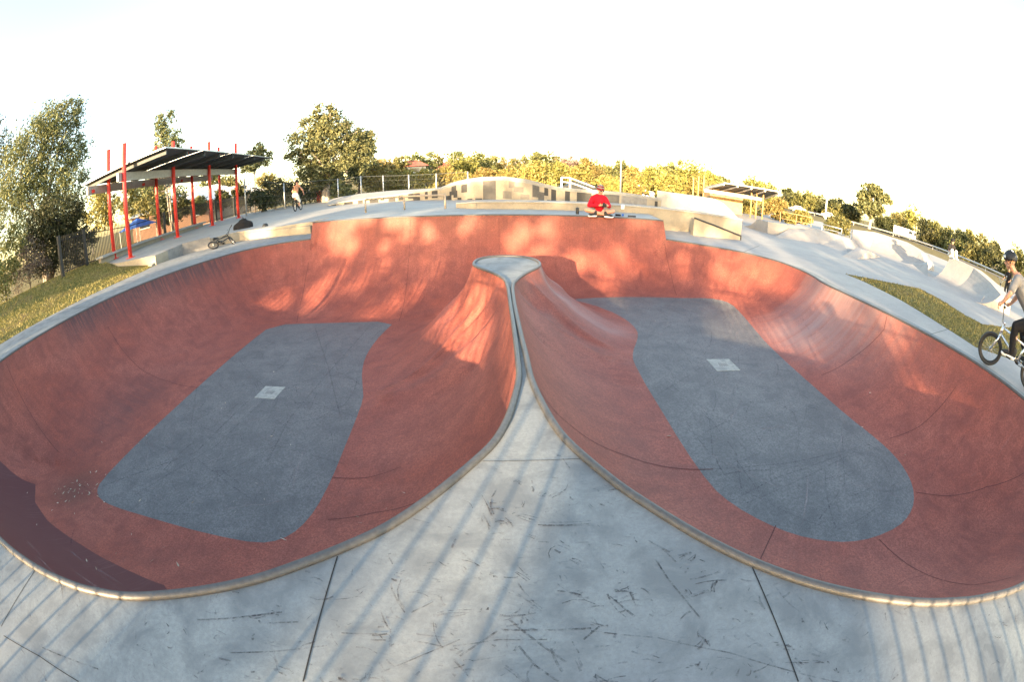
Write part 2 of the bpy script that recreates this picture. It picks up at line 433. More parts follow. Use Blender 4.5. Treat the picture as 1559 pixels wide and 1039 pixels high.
GL = [(-6.45,9.76),(-4.7,9.80),(-2.84,9.78),(-2.99,8.9),(-3.0,8.2),(-2.95,7.6),(-2.8,6.95),(-2.6,6.4),(-2.44,5.95),(-2.36,5.2),(-2.30,4.5),(-2.25,3.86),(-2.26,3.3),(-2.34,2.95),(-2.50,2.72),(-2.75,2.60),(-3.37,2.55),(-4.6,2.48),(-5.5,2.40),(-5.9,2.42),(-6.14,2.53),(-6.26,2.75),(-6.27,3.7),(-6.29,5.72),(-6.42,8.27)]
GRR = [(1.29,9.93),(2.4,9.99),(3.61,10.02),(4.7,9.98),(5.23,9.80),(5.5,9.45),(5.45,8.8),(5.2,7.74),(5.03,6.9),(4.95,6.17),(4.92,5.0),(4.95,4.01),(5.05,3.4),(5.08,2.97),(5.02,2.6),(4.87,2.27),(4.63,2.01),(4.35,1.86),(4.05,1.78),(3.57,1.78),(3.2,1.85),(2.9,1.98),(2.62,2.16),(2.38,2.40),(2.15,2.72),(2.02,3.05),(1.95,3.77),(1.93,4.85),(1.92,5.5),(1.92,6.1),(2.02,6.5),(2.2,6.92),(2.36,7.35),(2.40,7.7),(2.36,8.1),(2.21,8.5),(1.98,8.95),(1.68,9.4)]
def densify(poly, step=.12):
    out = []
    for i, p in enumerate(poly):
        q = poly[(i + 1) % len(poly)]; k = max(1, int(math.hypot(q[0] - p[0], q[1] - p[1]) / step))
        out += [(p[0] + (q[0] - p[0]) * j / k, p[1] + (q[1] - p[1]) * j / k) for j in range(k)]
    return out
def chaikin(poly, n=1):
    for _ in range(n):
        out = []
        for i, p in enumerate(poly):
            q = poly[(i + 1) % len(poly)]
            out += [(p[0] * .75 + q[0] * .25, p[1] * .75 + q[1] * .25), (p[0] * .25 + q[0] * .75, p[1] * .25 + q[1] * .75)]
        poly = out
    return poly
GL = densify(chaikin(GL)); GRR = densify(chaikin(GRR))

def build_bowl():
    root = thing('skate_bowl', 'red concrete skate bowl with two blue-grey floors split by a narrow spine', 'skate bowl')
    lip = LP[:, :2]
    nxt = np.roll(lip, -1, 0); prv = np.roll(lip, 1, 0)
    tang = nxt - prv; tang /= np.linalg.norm(tang, axis=1)[:, None] + 1e-9
    nrm = np.stack([-tang[:, 1], tang[:, 0]], 1)          # the lip runs anticlockwise: inward normal
    pts = [lip]
    for th in np.linspace(0.03, 1, 17)[:]:
        E = LP[:, 2]; Rr = (E ** 2 + 2.0 ** 2) / 4.0
        amax = np.arcsin(np.clip(E / Rr, 0, 1))
        d = E - Rr * np.sin(amax * (1 - th))
        cand = lip + nrm * d[:, None]
        if th > .45: cand, d = cand[::2], d[::2]
        nr, _ = nearest(cand)
        ok = (nr[:, 0] > d - .004) & inside_poly(cand, lip)
        pts.append(cand[ok])
    gx, gy = np.meshgrid(np.arange(-10.3, 7.4, .16), np.arange(-.5, 13.2, .16))
    gp = np.stack([gx.ravel(), gy.ravel()], 1)
    gp = gp[inside_poly(gp, lip)]
    nr, _ = nearest(gp); gp = gp[nr[:, 0] > nr[:, 1] * .8]
    pts.append(gp)
    base = NL
    allp = np.concatenate(pts)
    # drop near-duplicates (keep the lip)
    key = {}; keep = list(range(NL))
    for i in range(NL): key[(round(allp[i, 0] / .02), round(allp[i, 1] / .02))] = 1
    for i in range(NL, len(allp)):
        k = (round(allp[i, 0] / .03), round(allp[i, 1] / .03))
        if k in key: continue
        key[k] = 1; keep.append(i)
    allp = allp[keep]
    verts = [Vector(p) for p in allp]
    edges = [(i, (i + 1) % NL) for i in range(NL)]
    for poly in (GL, GRR):
        o = len(verts); verts += [Vector(p) for p in poly]
        edges += [(o + i, o + (i + 1) % len(poly)) for i in range(len(poly))]
    v, e, f, *_ = delaunay_2d_cdt(verts, edges, [], 0, 1e-5)
    V = np.array([tuple(p) for p in v]); F = np.array([tuple(x) for x in f])
    cen = V[F].mean(1)
    inb = inside_poly(cen, lip); inL = inside_poly(cen, GL); inR = inside_poly(cen, GRR)
    near, seg = nearest(V)
    Z = bowl_z(V, near)
    d = near[:, 0]; u = near[:, 3]
    box = smooth01((V[:, 1] - 5.3) / .5) * smooth01((9.2 - V[:, 1]) / .5) * smooth01((2.6 - np.abs(V[:, 0])) / .5) * smooth01((d - .04) / .12) * inside_poly(V, lip)
    ed = np.unique(np.sort(np.concatenate([F[inb][:, [0, 1]], F[inb][:, [1, 2]], F[inb][:, [2, 0]]]), 1), axis=0)
    for _ in range(40):                                  # ease the hollow where the island flares into the spine
        acc = np.zeros(len(Z)); cnt = np.zeros(len(Z)); np.add.at(acc, ed[:, 0], Z[ed[:, 1]]); np.add.at(acc, ed[:, 1], Z[ed[:, 0]]); np.add.at(cnt, ed.ravel(), 1)
        Z = Z + box * .6 * (np.where(cnt > 0, acc / np.maximum(cnt, 1), Z) - Z)
    LPs = A_[seg]
    # wear and the dark corner patch, painted per vertex
    scuff = np.exp(-(d / .42) ** 2) * smooth01((-LPs[:, 0] - 8.3) / 1.0) * smooth01((LPs[:, 1] - 4.2) / 1.5)
    scuff = np.maximum(scuff, .30 * np.exp(-(d / .16) ** 2))
    scuff = np.maximum(scuff, .55 * np.exp(-(((V[:, 0] + 7.6) / .7) ** 2 + ((V[:, 1] - 5.0) / 1.5) ** 2)))
    scuff = np.maximum(scuff, .5 * np.exp(-((V[:, 0] - 4.6) / 1.4) ** 2 - ((V[:, 1] - 12.1) / .3) ** 2) * 0)
    worn = np.exp(-(((V[:, 0] - 1.05) / .16) ** 2)) * smooth01((V[:, 1] - 5.8) / 1.2) * smooth01((8.3 - V[:, 1]) / .6) * 0
    ang = np.degrees(np.arctan2(V[:, 0] - .1, V[:, 1] - 7.7))
    rad = np.hypot(V[:, 0] - .1, V[:, 1] - 7.7)
    worn = np.exp(-((ang - 99) / 13) ** 2) * smooth01((2.2 - d) / 1.2) * (V[:, 1] < 8.4) * (V[:, 0] > .1) * .9
    worn = np.maximum(worn, .45 * np.exp(-((ang - 55) / 8) ** 2) * smooth01((1.6 - d) / 1.2) * (V[:, 0] > .2) * (rad < 2.2))
    worn = np.maximum(worn, .40 * np.exp(-((u - arc[np.abs(LP[:, :2] - np.array([6.79, 7.2])).sum(1).argmin()]) / .16) ** 2) * (V[:, 0] > 4.5) * smooth01((1.6 - d) / 1.2))
    damp = np.exp(-(((V[:, 0] + 6.7) / .55) ** 2 + ((V[:, 1] - 2.35) / .5) ** 2))
    def patchf(P, dd):
        e1 = 1.20 - np.clip((P[:, 0] + 3.4) / 1.9, 0, 1) * 1.15          # narrows to nothing along the near lip
        lim = np.where(P[:, 0] > -5.6, e1, 1.22 + .25 * np.exp(-((P[:, 0] + 7.3) / 1.0) ** 2))
        a = np.where(P[:, 1] > 2.0, 0, smooth01((lim - dd) / .035 + .5))
        return a
    patch = patchf(V, d)
    parts = []
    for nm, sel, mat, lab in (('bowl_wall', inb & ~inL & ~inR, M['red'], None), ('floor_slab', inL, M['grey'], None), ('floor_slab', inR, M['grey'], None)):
        tri = F[sel]; used, inv = np.unique(tri.ravel(), return_inverse=True)
        tri = inv.reshape(-1, 3)
        me = bpy.data.meshes.new(nm)
        me.from_pydata([(V[i, 0], V[i, 1], Z[i]) for i in used], [], [tuple(map(int, t)) for t in tri])
        for an, arr in (('along', u), ('down', d), ('scuff', scuff), ('worn', worn), ('damp', damp), ('patch', patch)):
            a = me.attributes.new(an, 'FLOAT', 'POINT'); a.data.foreach_set('value', arr[used].astype(np.float32))
        me.polygons.foreach_set('use_smooth', [True] * len(tri)); me.materials.append(mat); me.update()
        o = bpy.data.objects.new(nm, me); COL.objects.link(o); o.parent = root; parts.append(o)
    return root, parts
BOWL, (B_WALL, B_FL, B_FR) = build_bowl()
tag(B_FL, 'left blue-grey floor, deeper, with a square drain'); tag(B_FR, 'right blue-grey floor with rounded near end')

def drape(mb, pts, w, lift=.003, mi=0, step=.06, taper=True):
    """a thin strip laid along the bowl surface"""
    P = []
    for a, b in zip(pts[:-1], pts[1:]):
        k = max(1, int(math.hypot(b[0] - a[0], b[1] - a[1]) / step))
        P += [(a[0] + (b[0] - a[0]) * j / k, a[1] + (b[1] - a[1]) * j / k) for j in range(k)]
    P.append(pts[-1]); P = np.array(P)
    ins = inside_poly(P, LP)
    P = P[ins]
    if len(P) < 2: return
    t = np.gradient(P, axis=0); t /= np.linalg.norm(t, axis=1)[:, None] + 1e-9
    n = np.stack([-t[:, 1], t[:, 0]], 1)
    ww = np.full(len(P), w / 2)
    if taper: ww *= np.minimum(1, np.minimum(np.arange(len(P)), np.arange(len(P))[::-1]) / 3 + .25)
    Lf, Rg = P + n * ww[:, None], P - n * ww[:, None]
    zl, zr = bowl_z(Lf) + lift, bowl_z(Rg) + lift
    vs = [(*Lf[i], zl[i]) for i in range(len(P))] + [(*Rg[i], zr[i]) for i in range(len(P))]
    k = len(P)
    mb.add(vs, [(k + i, k + i + 1, i + 1, i) for i in range(k - 1)], mi)
def lip_at(px, py, z=0.0): g = G(px, py, z); return (g.x, g.y)
def surf(px, py):
    d = ray(px, py); t = .5
    while t < 40:
        q = Vector((0, 0, CAM_H)) + d * t
        P = np.array([[q.x, q.y]])
        if inside_poly(P, LP)[0] and q.z < bowl_z(P)[0]: break
        t += .04
    return (q.x, q.y)
def merge_into(obj, mb, mats):
    """marks are part of the surface's own mesh"""
    tmp = mb.build('tmp', mats)
    me = obj.data; off = len(me.materials)
    bm = bmesh.new(); bm.from_mesh(me)
    nf = len(bm.faces); bm.from_mesh(tmp.data); bm.faces.ensure_lookup_table()
    for i in range(nf, len(bm.faces)): bm.faces[i].material_index += off
    bm.to_mesh(me); bm.free()
    for m in mats: me.materials.append(m)
    tm = tmp.data; bpy.data.objects.remove(tmp); bpy.data.meshes.remove(tm)

# joints and marks on walls and floors
wall_mb, fl_mb, fr_mb = MB(), MB(), MB()
for pl in [[(165,500),(182,528),(215,563),(255,582),(302,592)], [(10,555),(30,600),(52,640),(90,690)],
           [(474,372),(466,420),(455,470),(452,492)], [(625,336),(622,400),(607,490)], [(760,330),(760,388)],
           [(1012,372),(1022,420),(1030,450)],
           [(556,608),(590,615),(640,595),(690,560),(727,515)], [(505,728),(560,728),(610,712)], [(500,793),(570,783),(640,765)],
           [(812,600),(870,650),(950,695),(1030,714),(1085,717)],
           [(1393,752),(1440,757),(1500,745),(1558,722)], [(1338,822),(1380,860),(1420,880),(1480,893),(1540,880)],
           [(1180,803),(1157,853)], [(1250,572),(1300,545),(1345,505),(1350,475)], [(1355,668),(1400,650),(1445,605),(1455,590)]]:
    drape(wall_mb, [surf(*p) for p in pl], (.011), mi=0, taper=False)
rnd = random.Random(3)
for i in range(170):                     # rubber marks curving over the transitions
    x, y = rnd.uniform(-9.8, 7), rnd.uniform(.4, 12.8)
    if abs(x) < 3 and 4.5 < y < 9.6: continue
    a = rnd.uniform(0, math.pi); L = rnd.uniform(.1, .9)
    c = rnd.uniform(-.5, .5); pts = [(x, y)]
    for k in range(5): pts.append((pts[-1][0] + math.cos(a) * L / 5, pts[-1][1] + math.sin(a) * L / 5)); a += c / 5
    drape(wall_mb, pts, rnd.uniform(.006, .02), mi=1)
for i in range(26):                      # pale scratches in the near left corner
    x = rnd.uniform(-5.5, -2.2); y = rnd.uniform(.5, 1.2); L = rnd.uniform(.3, 1.3)
    drape(wall_mb, [(x + L * k / 6, y - .10 * L * (k / 6) ** 2 + .03 * k / 6) for k in range(7)], rnd.uniform(.006, .014), mi=2)
P0 = lambda pl: [surf(*p) for p in pl]
for pl in [[(415,495),(300,590),(290,660)], [(330,680),(420,680),(540,710)], [(147,745),(300,690),(380,610)], [(250,790),(330,730),(420,680)],
           [(403,609),(330,680),(200,760)], [(434,600),(556,640)], [(404,590),(370,560),(340,540)], [(420,600),(470,580),(553,565)],
           [(300,700),(380,760)], [(560,500),(440,640),(400,720)], [(480,500),(500,560),(520,640)]]:
    drape(fl_mb, P0(pl), rnd.uniform(.012, .03), mi=0)
for pl in [[(1085,717),(1200,707),(1358,668)], [(1076,555),(1000,603)], [(1111,550),(1160,525)], [(1050,600),(1120,690),(1130,760)],
           [(1100,770),(1180,730),(1290,690)], [(1200,745),(1290,722),(1350,700)], [(1280,650),(1285,740),(1240,800)], [(1000,470),(1060,520),(1078,549)],
           [(1150,640),(1250,620)], [(970,540),(1080,640),(1085,700)], [(1130,770),(1300,690),(1340,700)]]:
    drape(fr_mb, P0(pl), rnd.uniform(.010, .022), mi=0)
for mb, x0, x1, y0, y1, poly in ((fl_mb, -6.2, -2.3, 2.7, 9.6, GL), (fr_mb, 2.1, 5.1, 2, 9.8, GRR)):
    for i in range(230):
        x, y = rnd.uniform(x0, x1), rnd.uniform(y0, y1); a = rnd.uniform(0, math.pi); L = rnd.uniform(.1, 1.2); c = rnd.uniform(-.6, .6); pts = [(x, y)]
        for k in range(6): pts.append((pts[-1][0] + math.cos(a) * L / 6, pts[-1][1] + math.sin(a) * L / 6)); a += c / 6
        if inside_poly(np.array(pts), poly).all(): drape(mb, pts, rnd.uniform(.006, .022), mi=0 if rnd.random() < .8 else 1)
merge_into(B_WALL, wall_mb, [M['joint_red'], M['scuff_faint'], M['scuff_pale']])
merge_into(B_FL, fl_mb, [M['scuff_faint'], M['scuff_pale']])
merge_into(B_FR, fr_mb, [M['scuff_faint'], M['scuff_pale']])
# red spray mark on the far wall
# drains
for px, py, z in ((411, 598, -1.8), (1101, 556, -1.2)):
    c = G(px, py, z); mb = MB(); mb.box(c.x - .23, c.y - .23, z - .03, c.x + .23, c.y + .23, z + .006, 0, .003)
    for k in range(5): mb.box(c.x - .07 + k * .035 - .008, c.y - .06, z + .006, c.x - .07 + k * .035 + .008, c.y + .06, z + .009, 1)
    mb.build('drain_cover', [M['drain'], M['wallgrey']], BOWL)
# coping pipe, one run per height
def run(i0, i1, name, r=.0275, lab=None):
    idx = [k % NL for k in range(i0, i1 + 1)]
    q = LP[idx]; t = np.gradient(q[:, :2], axis=0); t /= np.linalg.norm(t, axis=1)[:, None] + 1e-9
    n = np.stack([t[:, 1], -t[:, 0]], 1)
    pp = q[:, :2] + n * .019
    keep = [0]
    for k in range(1, len(pp)):
        if np.linalg.norm(pp[k] - pp[keep[-1]]) > .055 or k == len(pp) - 1: keep.append(k)
    mb = MB(); mb.tube([(pp[k, 0], pp[k, 1], q[k, 3] + .008) for k in keep], r, 10)
    return mb.build(name, M['pipe'], BOWL, True)
j1, j2 = [i for i in range(NL) if JOG[i]]
run(j1 + 1, j2, 'coping', .0275)
run(j2 + 1, j1 + NL, 'coping')

# ------------------------------------------------------------------ deck, plaza, lawns, ground
def sheet(name, outer, holes, zf, mat, pts=(), step=None, label=None):
    """a level sheet with holes, one mesh"""
    verts = [Vector(p[:2]) for p in outer]; n = len(verts); edges = [(i, (i + 1) % n) for i in range(n)]
    for h in holes:
        o = len(verts); verts += [Vector(p[:2]) for p in h]; edges += [(o + i, o + (i + 1) % len(h)) for i in range(len(h))]
    if step:
        a = np.array([tuple(v) for v in verts]); x0, y0 = a.min(0); x1, y1 = a.max(0)
        gx, gy = np.meshgrid(np.arange(x0 + step / 2, x1, step), np.arange(y0 + step / 2, y1, step)); g = np.stack([gx.ravel(), gy.ravel()], 1)
        g = g[inside_poly(g, outer)]
        for h in holes: g = g[~inside_poly(g, h)]
        verts += [Vector(p) for p in g]
    v, e, f, *_ = delaunay_2d_cdt(verts, edges, [], 0, 1e-5)
    V = np.array([tuple(p) for p in v]); F = np.array([tuple(x) for x in f]); c = V[F].mean(1)
    ok = inside_poly(c, outer)
    for h in holes: ok &= ~inside_poly(c, h)
    mb = MB(); mb.add([(p[0], p[1], zf(p[0], p[1])) for p in V], [tuple(map(int, t)) for t in F[ok]])
    o = mb.build(name, mat, None, True)
    return tag(o, label, None, None, 'structure')
lipxy = [tuple(p) for p in LP[:, :2]]
# deck: z = 0 round the bowl and on to the street course at the right
WALLBASE = [(-12.9,11.3),(-12.9,13.2),(-11.85,14.05),(-11.2,15.0),(-9.3,15.05),(-7.3,14.75),(-6.5,14.6)]
PATH_L = [(-13.6,-9.0),(-13.3,-2.0),(-12.95,2.0),(-12.75,3.84),(-12.5,6.39),(-12.6,10.49)]
path_r = [lip_at(*p) for p in [(1286,417),(1315,429),(1369,456),(1431,494),(1485,529)]]
course_edge = [lip_at(*p) for p in [(1536,499),(1496,494),(1469,480),(1431,456),(1401,440),(1347,429)]]
DECK = PATH_L + WALLBASE + [(-6.5,13.3)]
ext_idx = [k for k in range(j1 + 1, j2 + 1)]
# outline follows the raised wall underneath the plaza
DECK = PATH_L + WALLBASE + [(-6.5, 15.5), (4.4, 15.5), (9.0, 17.0), (10.0, 24.0), (14, 40), (40, 46), (46, 30), (40, 12), (24, 7)] + course_edge + path_r[:] + [(10.3,2.6),(10.2,-9.0)]
DECK = PATH_L + WALLBASE + [(-6.5, 15.5), (4.43, 15.5), (4.43, 11.95)] + [(LP[k, 0] + .35 * (1 if LP[k, 1] < 9 else .5), LP[k, 1] + (.0 if LP[k, 1] < 8 else .25)) for k in range(j1, 0, -6) if LP[k, 0] > 4.4 and LP[k, 1] > 1.2] + [(7.6, -9.0)]
SLAB = [(4.434, 15.5), (9.0, 17.0), (10.0, 24.0), (14, 40), (40, 46), (46, 30), (40, 12), (24, 7)] + course_edge + path_r + [(10.3,2.6),(10.2,-9.0),(7.604,-9.0)] + [(x + .004, y) for x, y in DECK[::-1] if x > 4.42 and -8 < y < 15.4]
def deck_z(x, y): return 0.0
DECKO = sheet('concrete_deck', DECK, [lipxy], deck_z, M['deck'], label='pale grey concrete deck round the bowl, scuffed black')
sheet('path_slab', SLAB, [], deck_z, M['ramp'], label='concrete path and street course floor right of the bowl, coloured paler for stronger sun')  # split from the deck and coloured paler in place of stronger sunlight
dm = MB()
def strip(mb, pts, w, z, mi, w1=None):
    pts = [Vector((p[0], p[1], 0)) for p in pts]; n = len(pts); vs = []
    for i, p in enumerate(pts):
        t = (pts[min(i + 1, n - 1)] - pts[max(i - 1, 0)]).normalized(); q = Vector((-t.y, t.x, 0))
        ww = w / 2 if w1 is None else (w + (w1 - w) * i / max(1, n - 1)) / 2
        vs += [(p.x + q.x * ww, p.y + q.y * ww, z), (p.x - q.x * ww, p.y - q.y * ww, z)]
    mb.add(vs, [(2 * i + 1, 2 * i + 3, 2 * i + 2, 2 * i) for i in range(n - 1)], mi)
gp = lambda l: [lip_at(*p) for p in l]
for l, w in [([(514,848),(462,1039)], .007), ([(1143,860),(1215,1039)], .007), ([(56,866),(2,955)], .006), ([(735,703),(889,699)], .004),
             ([(6,969),(60,1000),(120,1039)], .006)]:
    strip(dm, gp(l), w, .0025, 0)
for p0, p1 in [((-12.6,6.4),(-10.2,6.3)),((-11.9,13.2),(-8.6,11.6)),((7.1,4.3),(9.6,4.9)),((6.3,10.6),(8.2,12.6)),((-12.75,3.2),(-10.2,3.0))]: strip(dm, [p0, p1], .012, .0025, 0)
long_marks = [[(690,985),(760,975),(833,975)], [(775,944),(800,965),(862,1010)], [(998,853),(1015,880),(1068,945)], [(900,962),(1000,972),(1110,995),(1200,1022),(1300,1045)],
              [(520,965),(600,967)], [(300,945),(345,943),(430,933)], [(580,1025),(640,1000),(700,975)], [(700,1000),(760,960),(900,958)], [(690,1005),(722,1039)],
              [(790,985),(815,1015),(850,1039)], [(955,895),(967,922)], [(60,985),(150,1020)], [(350,995),(420,993),(498,984)], [(460,985),(480,978)],
              [(955,890),(965,915)], [(400,950),(455,948)], [(1190,1010),(1255,1010)]]
for l in long_marks: strip(dm, gp(l), rnd.uniform(.006, .011), .003, 1)
for i in range(1050):
    if i < 760: x, y = rnd.gauss(0, 1.3), rnd.gauss(.9, .75)
    else: x, y = rnd.uniform(-5, 6), rnd.uniform(-1.2, 1.0)
    if inside_poly(np.array([[x, y]]), LP)[0]: continue
    a = rnd.choice([rnd.gauss(.1, .35), rnd.gauss(2.3, .4), rnd.uniform(0, 3.14)]); L = min(.26, rnd.expovariate(26) + .012)
    n = rnd.choice([1, 1, 1, 2, 3])
    for j in range(n):
        ox, oy = rnd.gauss(0, .012), rnd.gauss(0, .012); c = rnd.gauss(0, .25)
        pts = [(x + ox, y + oy)]; aa = a
        for k in range(3): pts.append((pts[-1][0] + math.cos(aa) * L / 3, pts[-1][1] + math.sin(aa) * L / 3)); aa += c
        if inside_poly(np.array(pts), LP).any(): continue
        strip(dm, pts, rnd.uniform(.003, .014), .0030 + .0002 * (i % 7), 1 if rnd.random() < .6 else 2, rnd.uniform(.002, .01))
merge_into(DECKO, dm, [M['joint'], M['scuff'], M['scuff_faint']])

# plaza, half a metre up behind the far wall
def plaza_z(x, y):
    near = min(1, max(0, (math.hypot(x, y) - 15.2) / 8)); left = min(1, max(0, (-6.6 - x) / 1.6))
    return .53 - .25 * left * (1 - near)
ext_front = [(LP[k, 0], LP[k, 1]) for k in range(j1 + 1, j2 + 1, 4)] + [(LP[j2, 0], LP[j2, 1])]
nrmo = [(x, y + .02) for x, y in ext_front]
PLAZA = [(4.42,12.16)] + [p for p in nrmo if -6.49 < p[0] < 4.39] + [(-6.52,13.17),(-6.52,14.75),(-7.3,14.85),(-9.3,15.15),(-11.2,15.12),(-11.95,14.15),(-13.0,13.3),(-13.0,11.6),(-15.3,11.2),(-19.0,12.5),(-23.0,32.0),(-10,36),(8,34),(14,30),(12.2,22.0),(9.6,17.6),(8.5,15.0),(8.4,14.75),(4.75,14.85)]
pl = sheet('plaza', PLAZA, [], plaza_z, M['pale'], step=1.5, label='raised pale concrete plaza behind the far wall')
pm = MB(); n = len(PLAZA)
for i in range(n):
    a, b = PLAZA[i], PLAZA[(i + 1) % n]
    pm.add([(a[0], a[1], -.25), (b[0], b[1], -.25), (b[0], b[1], plaza_z(*b)), (a[0], a[1], plaza_z(*a))], [(0, 1, 2, 3), ], 0)
merge_into(pl, pm, [M['cream']])

def lawn_left_z(x, y):
    t = min(1, max(0, (-12.7 - x) / 5.5)); return -.012 + .62 * t * t * (3 - 2 * t) * min(1, max(0, (y + 1) / 7)) - .5 * max(0, (-18.5 - x) / 10)
LAWN_L = [(-13.55,-9.0),(-13.25,-2.0),(-12.92,2.0),(-12.72,3.84),(-12.47,6.39),(-12.57,10.49),(-12.9,11.35),(-13.0,11.62),(-15.3,11.22),(-19.0,12.52),(-23.0,32.0),(-34,32),(-34,-9)]
tag(sheet('lawn', LAWN_L, [], lawn_left_z, M['lawn'], step=.8, label='dry grass bank sloping up beyond the left-hand path'), None)
LAWN_R = [tuple(p) for p in course_edge] + path_r + [(10.3,2.6),(10.2,-9.0),(40,-9),(40,12),(24,7)]
def lawn_right_z(x, y):
    d = min(abs(1), 1); return .006 + .02 * math.sin(x * 1.3) * math.sin(y * .9)
tag(sheet('grass_strip', LAWN_R, [], lambda x, y: -.012, M['lawn'], step=.8, label='dry grass wedge between the right-hand path and street course'), None)

def ground_z(x, y):
    r = math.hypot(x, y); az = math.degrees(math.atan2(x, y))
    if abs(x) < 45 and -14 < y < 46 and r < 60:
        core = max(abs(x) / 14.0, abs(y - 5) / 12.0)
        return -3.2 if core < 1.25 else (-.3 if r < 42 else -.1)
    hill = 0.0
    if y > 0 and -60 < az < 30: hill = 5.0 * min(1, max(0, (r - 50) / 80)) * max(0, math.cos(R((az + 8) * 2.2)))
    return -.1 + hill
gm = MB(); ring = []
radii = [0, 6, 12, 15, 18, 22, 28, 36, 46, 58, 72, 90, 115, 150, 200, 300, 500, 900, 1800, 4000]; ns = 72
gv = [(0, 0, -3.2)] + [(r * math.sin(2 * math.pi * k / ns), r * math.cos(2 * math.pi * k / ns), ground_z(r * math.sin(2 * math.pi * k / ns), r * math.cos(2 * math.pi * k / ns))) for r in radii[1:] for k in range(ns)]
gf = [(0, 1 + (k + 1) % ns, 1 + k) for k in range(ns)]
for i in range(len(radii) - 2):
    for k in range(ns):
        a, b = 1 + i * ns + k, 1 + i * ns + (k + 1) % ns; gf.append((a, b, b + ns, a + ns))
gm.add(gv, gf); tag(gm.build('ground', M['ground'], None, True), 'dry open ground reaching the horizon', None, None, 'structure')

# grass blades on the two lawns
def blades(name, poly, zf, n, h, mat, keep=lambda x, y: True):
    a = np.array(poly); rg = np.random.RandomState(5)
    P = np.stack([rg.uniform(a[:, 0].min(), a[:, 0].max(), n), rg.uniform(a[:, 1].min(), a[:, 1].max(), n)], 1)
    P = P[inside_poly(P, poly)]; mb = MB()
    for x, y in P:
        if not keep(x, y): continue
        z = zf(x, y); an = rg.uniform(0, 6.28); w = .018; hh = h * rg.uniform(.5, 1.3); lx, ly = rg.normal(0, .04, 2)
        mb.add([(x - math.cos(an) * w, y - math.sin(an) * w, z - .01), (x + math.cos(an) * w, y + math.sin(an) * w, z - .01), (x + lx, y + ly, z + hh)], [(0, 1, 2)])
    return tag(mb.build(name, mat), 'short dry grass blades on the bank', None, None, 'stuff')
blades('grass', [(-13.2,.0),(-12.95,2.0),(-12.78,3.84),(-12.53,6.39),(-12.63,10.49),(-12.95,11.25),(-15.3,11.1),(-18.5,12.3),(-22,11),(-24,3)], lawn_left_z, 26000, .055, M['blade'])
blades('grass', [tuple(p) for p in course_edge] + path_r + [(10.3,2.6),(14,3.2),(17,5.5)], lambda x, y: -.01, 16000, .05, M['blade'])['label'] = 'short dry grass blades beside the right-hand path'

# ------------------------------------------------------------------ low walls and street obstacles
def loft(mb, sections, mi=0, closed_ends=True, mis=None):
    """sections: equal-length closed loops of points"""
    k = len(sections[0]); vs = [p for s in sections for p in s]; fs = []; ms = []
    for i in range(len(sections) - 1):
        for j in range(k):
            l = (j + 1) % k; fs.append((i * k + j, (i + 1) * k + j, (i + 1) * k + l, i * k + l))
    if closed_ends: fs.append(tuple(range(k))); fs.append(tuple((len(sections) - 1) * k + j for j in range(k))[::-1])
    mb.add(vs, fs, mi)
def wall_run(name, base, tops, thick, mat, label, cat, z0=-.1, side=1, group=None, lip=None):
    """a wall along base points (front face) with its own top height at each point"""
    pts = [Vector((p[0], p[1], 0)) for p in base]; n = len(pts); secs = []
    for i, p in enumerate(pts):
        t = (pts[min(i + 1, n - 1)] - pts[max(i - 1, 0)]).normalized(); q = Vector((-t.y, t.x, 0)) * side
        b = p + q * thick; h = tops[i]; e = .015
        secs.append([(p.x, p.y, z0), (p.x, p.y, h - e), (p.x + q.x * e, p.y + q.y * e, h), (b.x - q.x * e, b.y - q.y * e, h), (b.x, b.y, h - e), (b.x, b.y, z0)])
    mb = MB(); loft(mb, secs); return tag(mb.build(name, mat), label, cat, group)
def dense(pts, vals, step=.5):
    P, V = [], []
    for i in range(len(pts) - 1):
        a, b = Vector(pts[i][:2]), Vector(pts[i + 1][:2]); k = max(1, int((b - a).length / step))
        for j in range(k): P.append(tuple(a.lerp(b, j / k))); V.append(vals[i] + (vals[i + 1] - vals[i]) * j / k)
    P.append(tuple(pts[-1][:2])); V.append(vals[-1]); return P, V
WG = [tuple(G(*p)[:2]) for p in [(231,405.5),(255,396.5),(279,388),(300,383),(321,378)]]
wall_run('retaining_wall', WG, [.03,.38,.44,.46,.47], .28, M['wallgrey'], 'stained grey retaining wall beside the lying bike, sloping to the ground at its near end', 'low wall')
WC = [tuple(G(*p)[:2]) for p in [(322,377.8),(345,371.5),(365,367),(400,362.5),(440,358.8),(473,356)]]
wall_run('retaining_wall', WC, [.40,.33,.30,.29,.29,.30], .35, M['cream'], 'low cream concrete wall below the backpack, ending at the raised red wall', 'low wall')

# ledge behind the seated man
LF = [(-2.0,15.6),(-1.2,14.85),(0,14.6),(2.0,14.45),(4.2,14.6),(6.1,14.6),(8.5,14.5)]
P, V = dense(LF, [.72,.80,.81,.81,.80,.77,.70], .4)
led = thing('concrete_ledge', 'long low cream ledge with white top running behind the seated man', 'ledge')
l1 = wall_run('ledge_body', P, [v - .05 for v in V], .5, M['cream'], None, None, -.05); l1.parent = led
l2 = wall_run('ledge_top', [(p[0], p[1] - .03) for p in P], V, .62, M['pale'], None, None, 0.0); l2.parent = led
# (the top slab only: lift its underside)
zt = dict((round(p[0], 3), v) for p, v in zip(P, V))
for k in range(0, len(l2.data.vertices), 6):
    for j in (0, 5): l2.data.vertices[k + j].co.z = V[k // 6] - .052
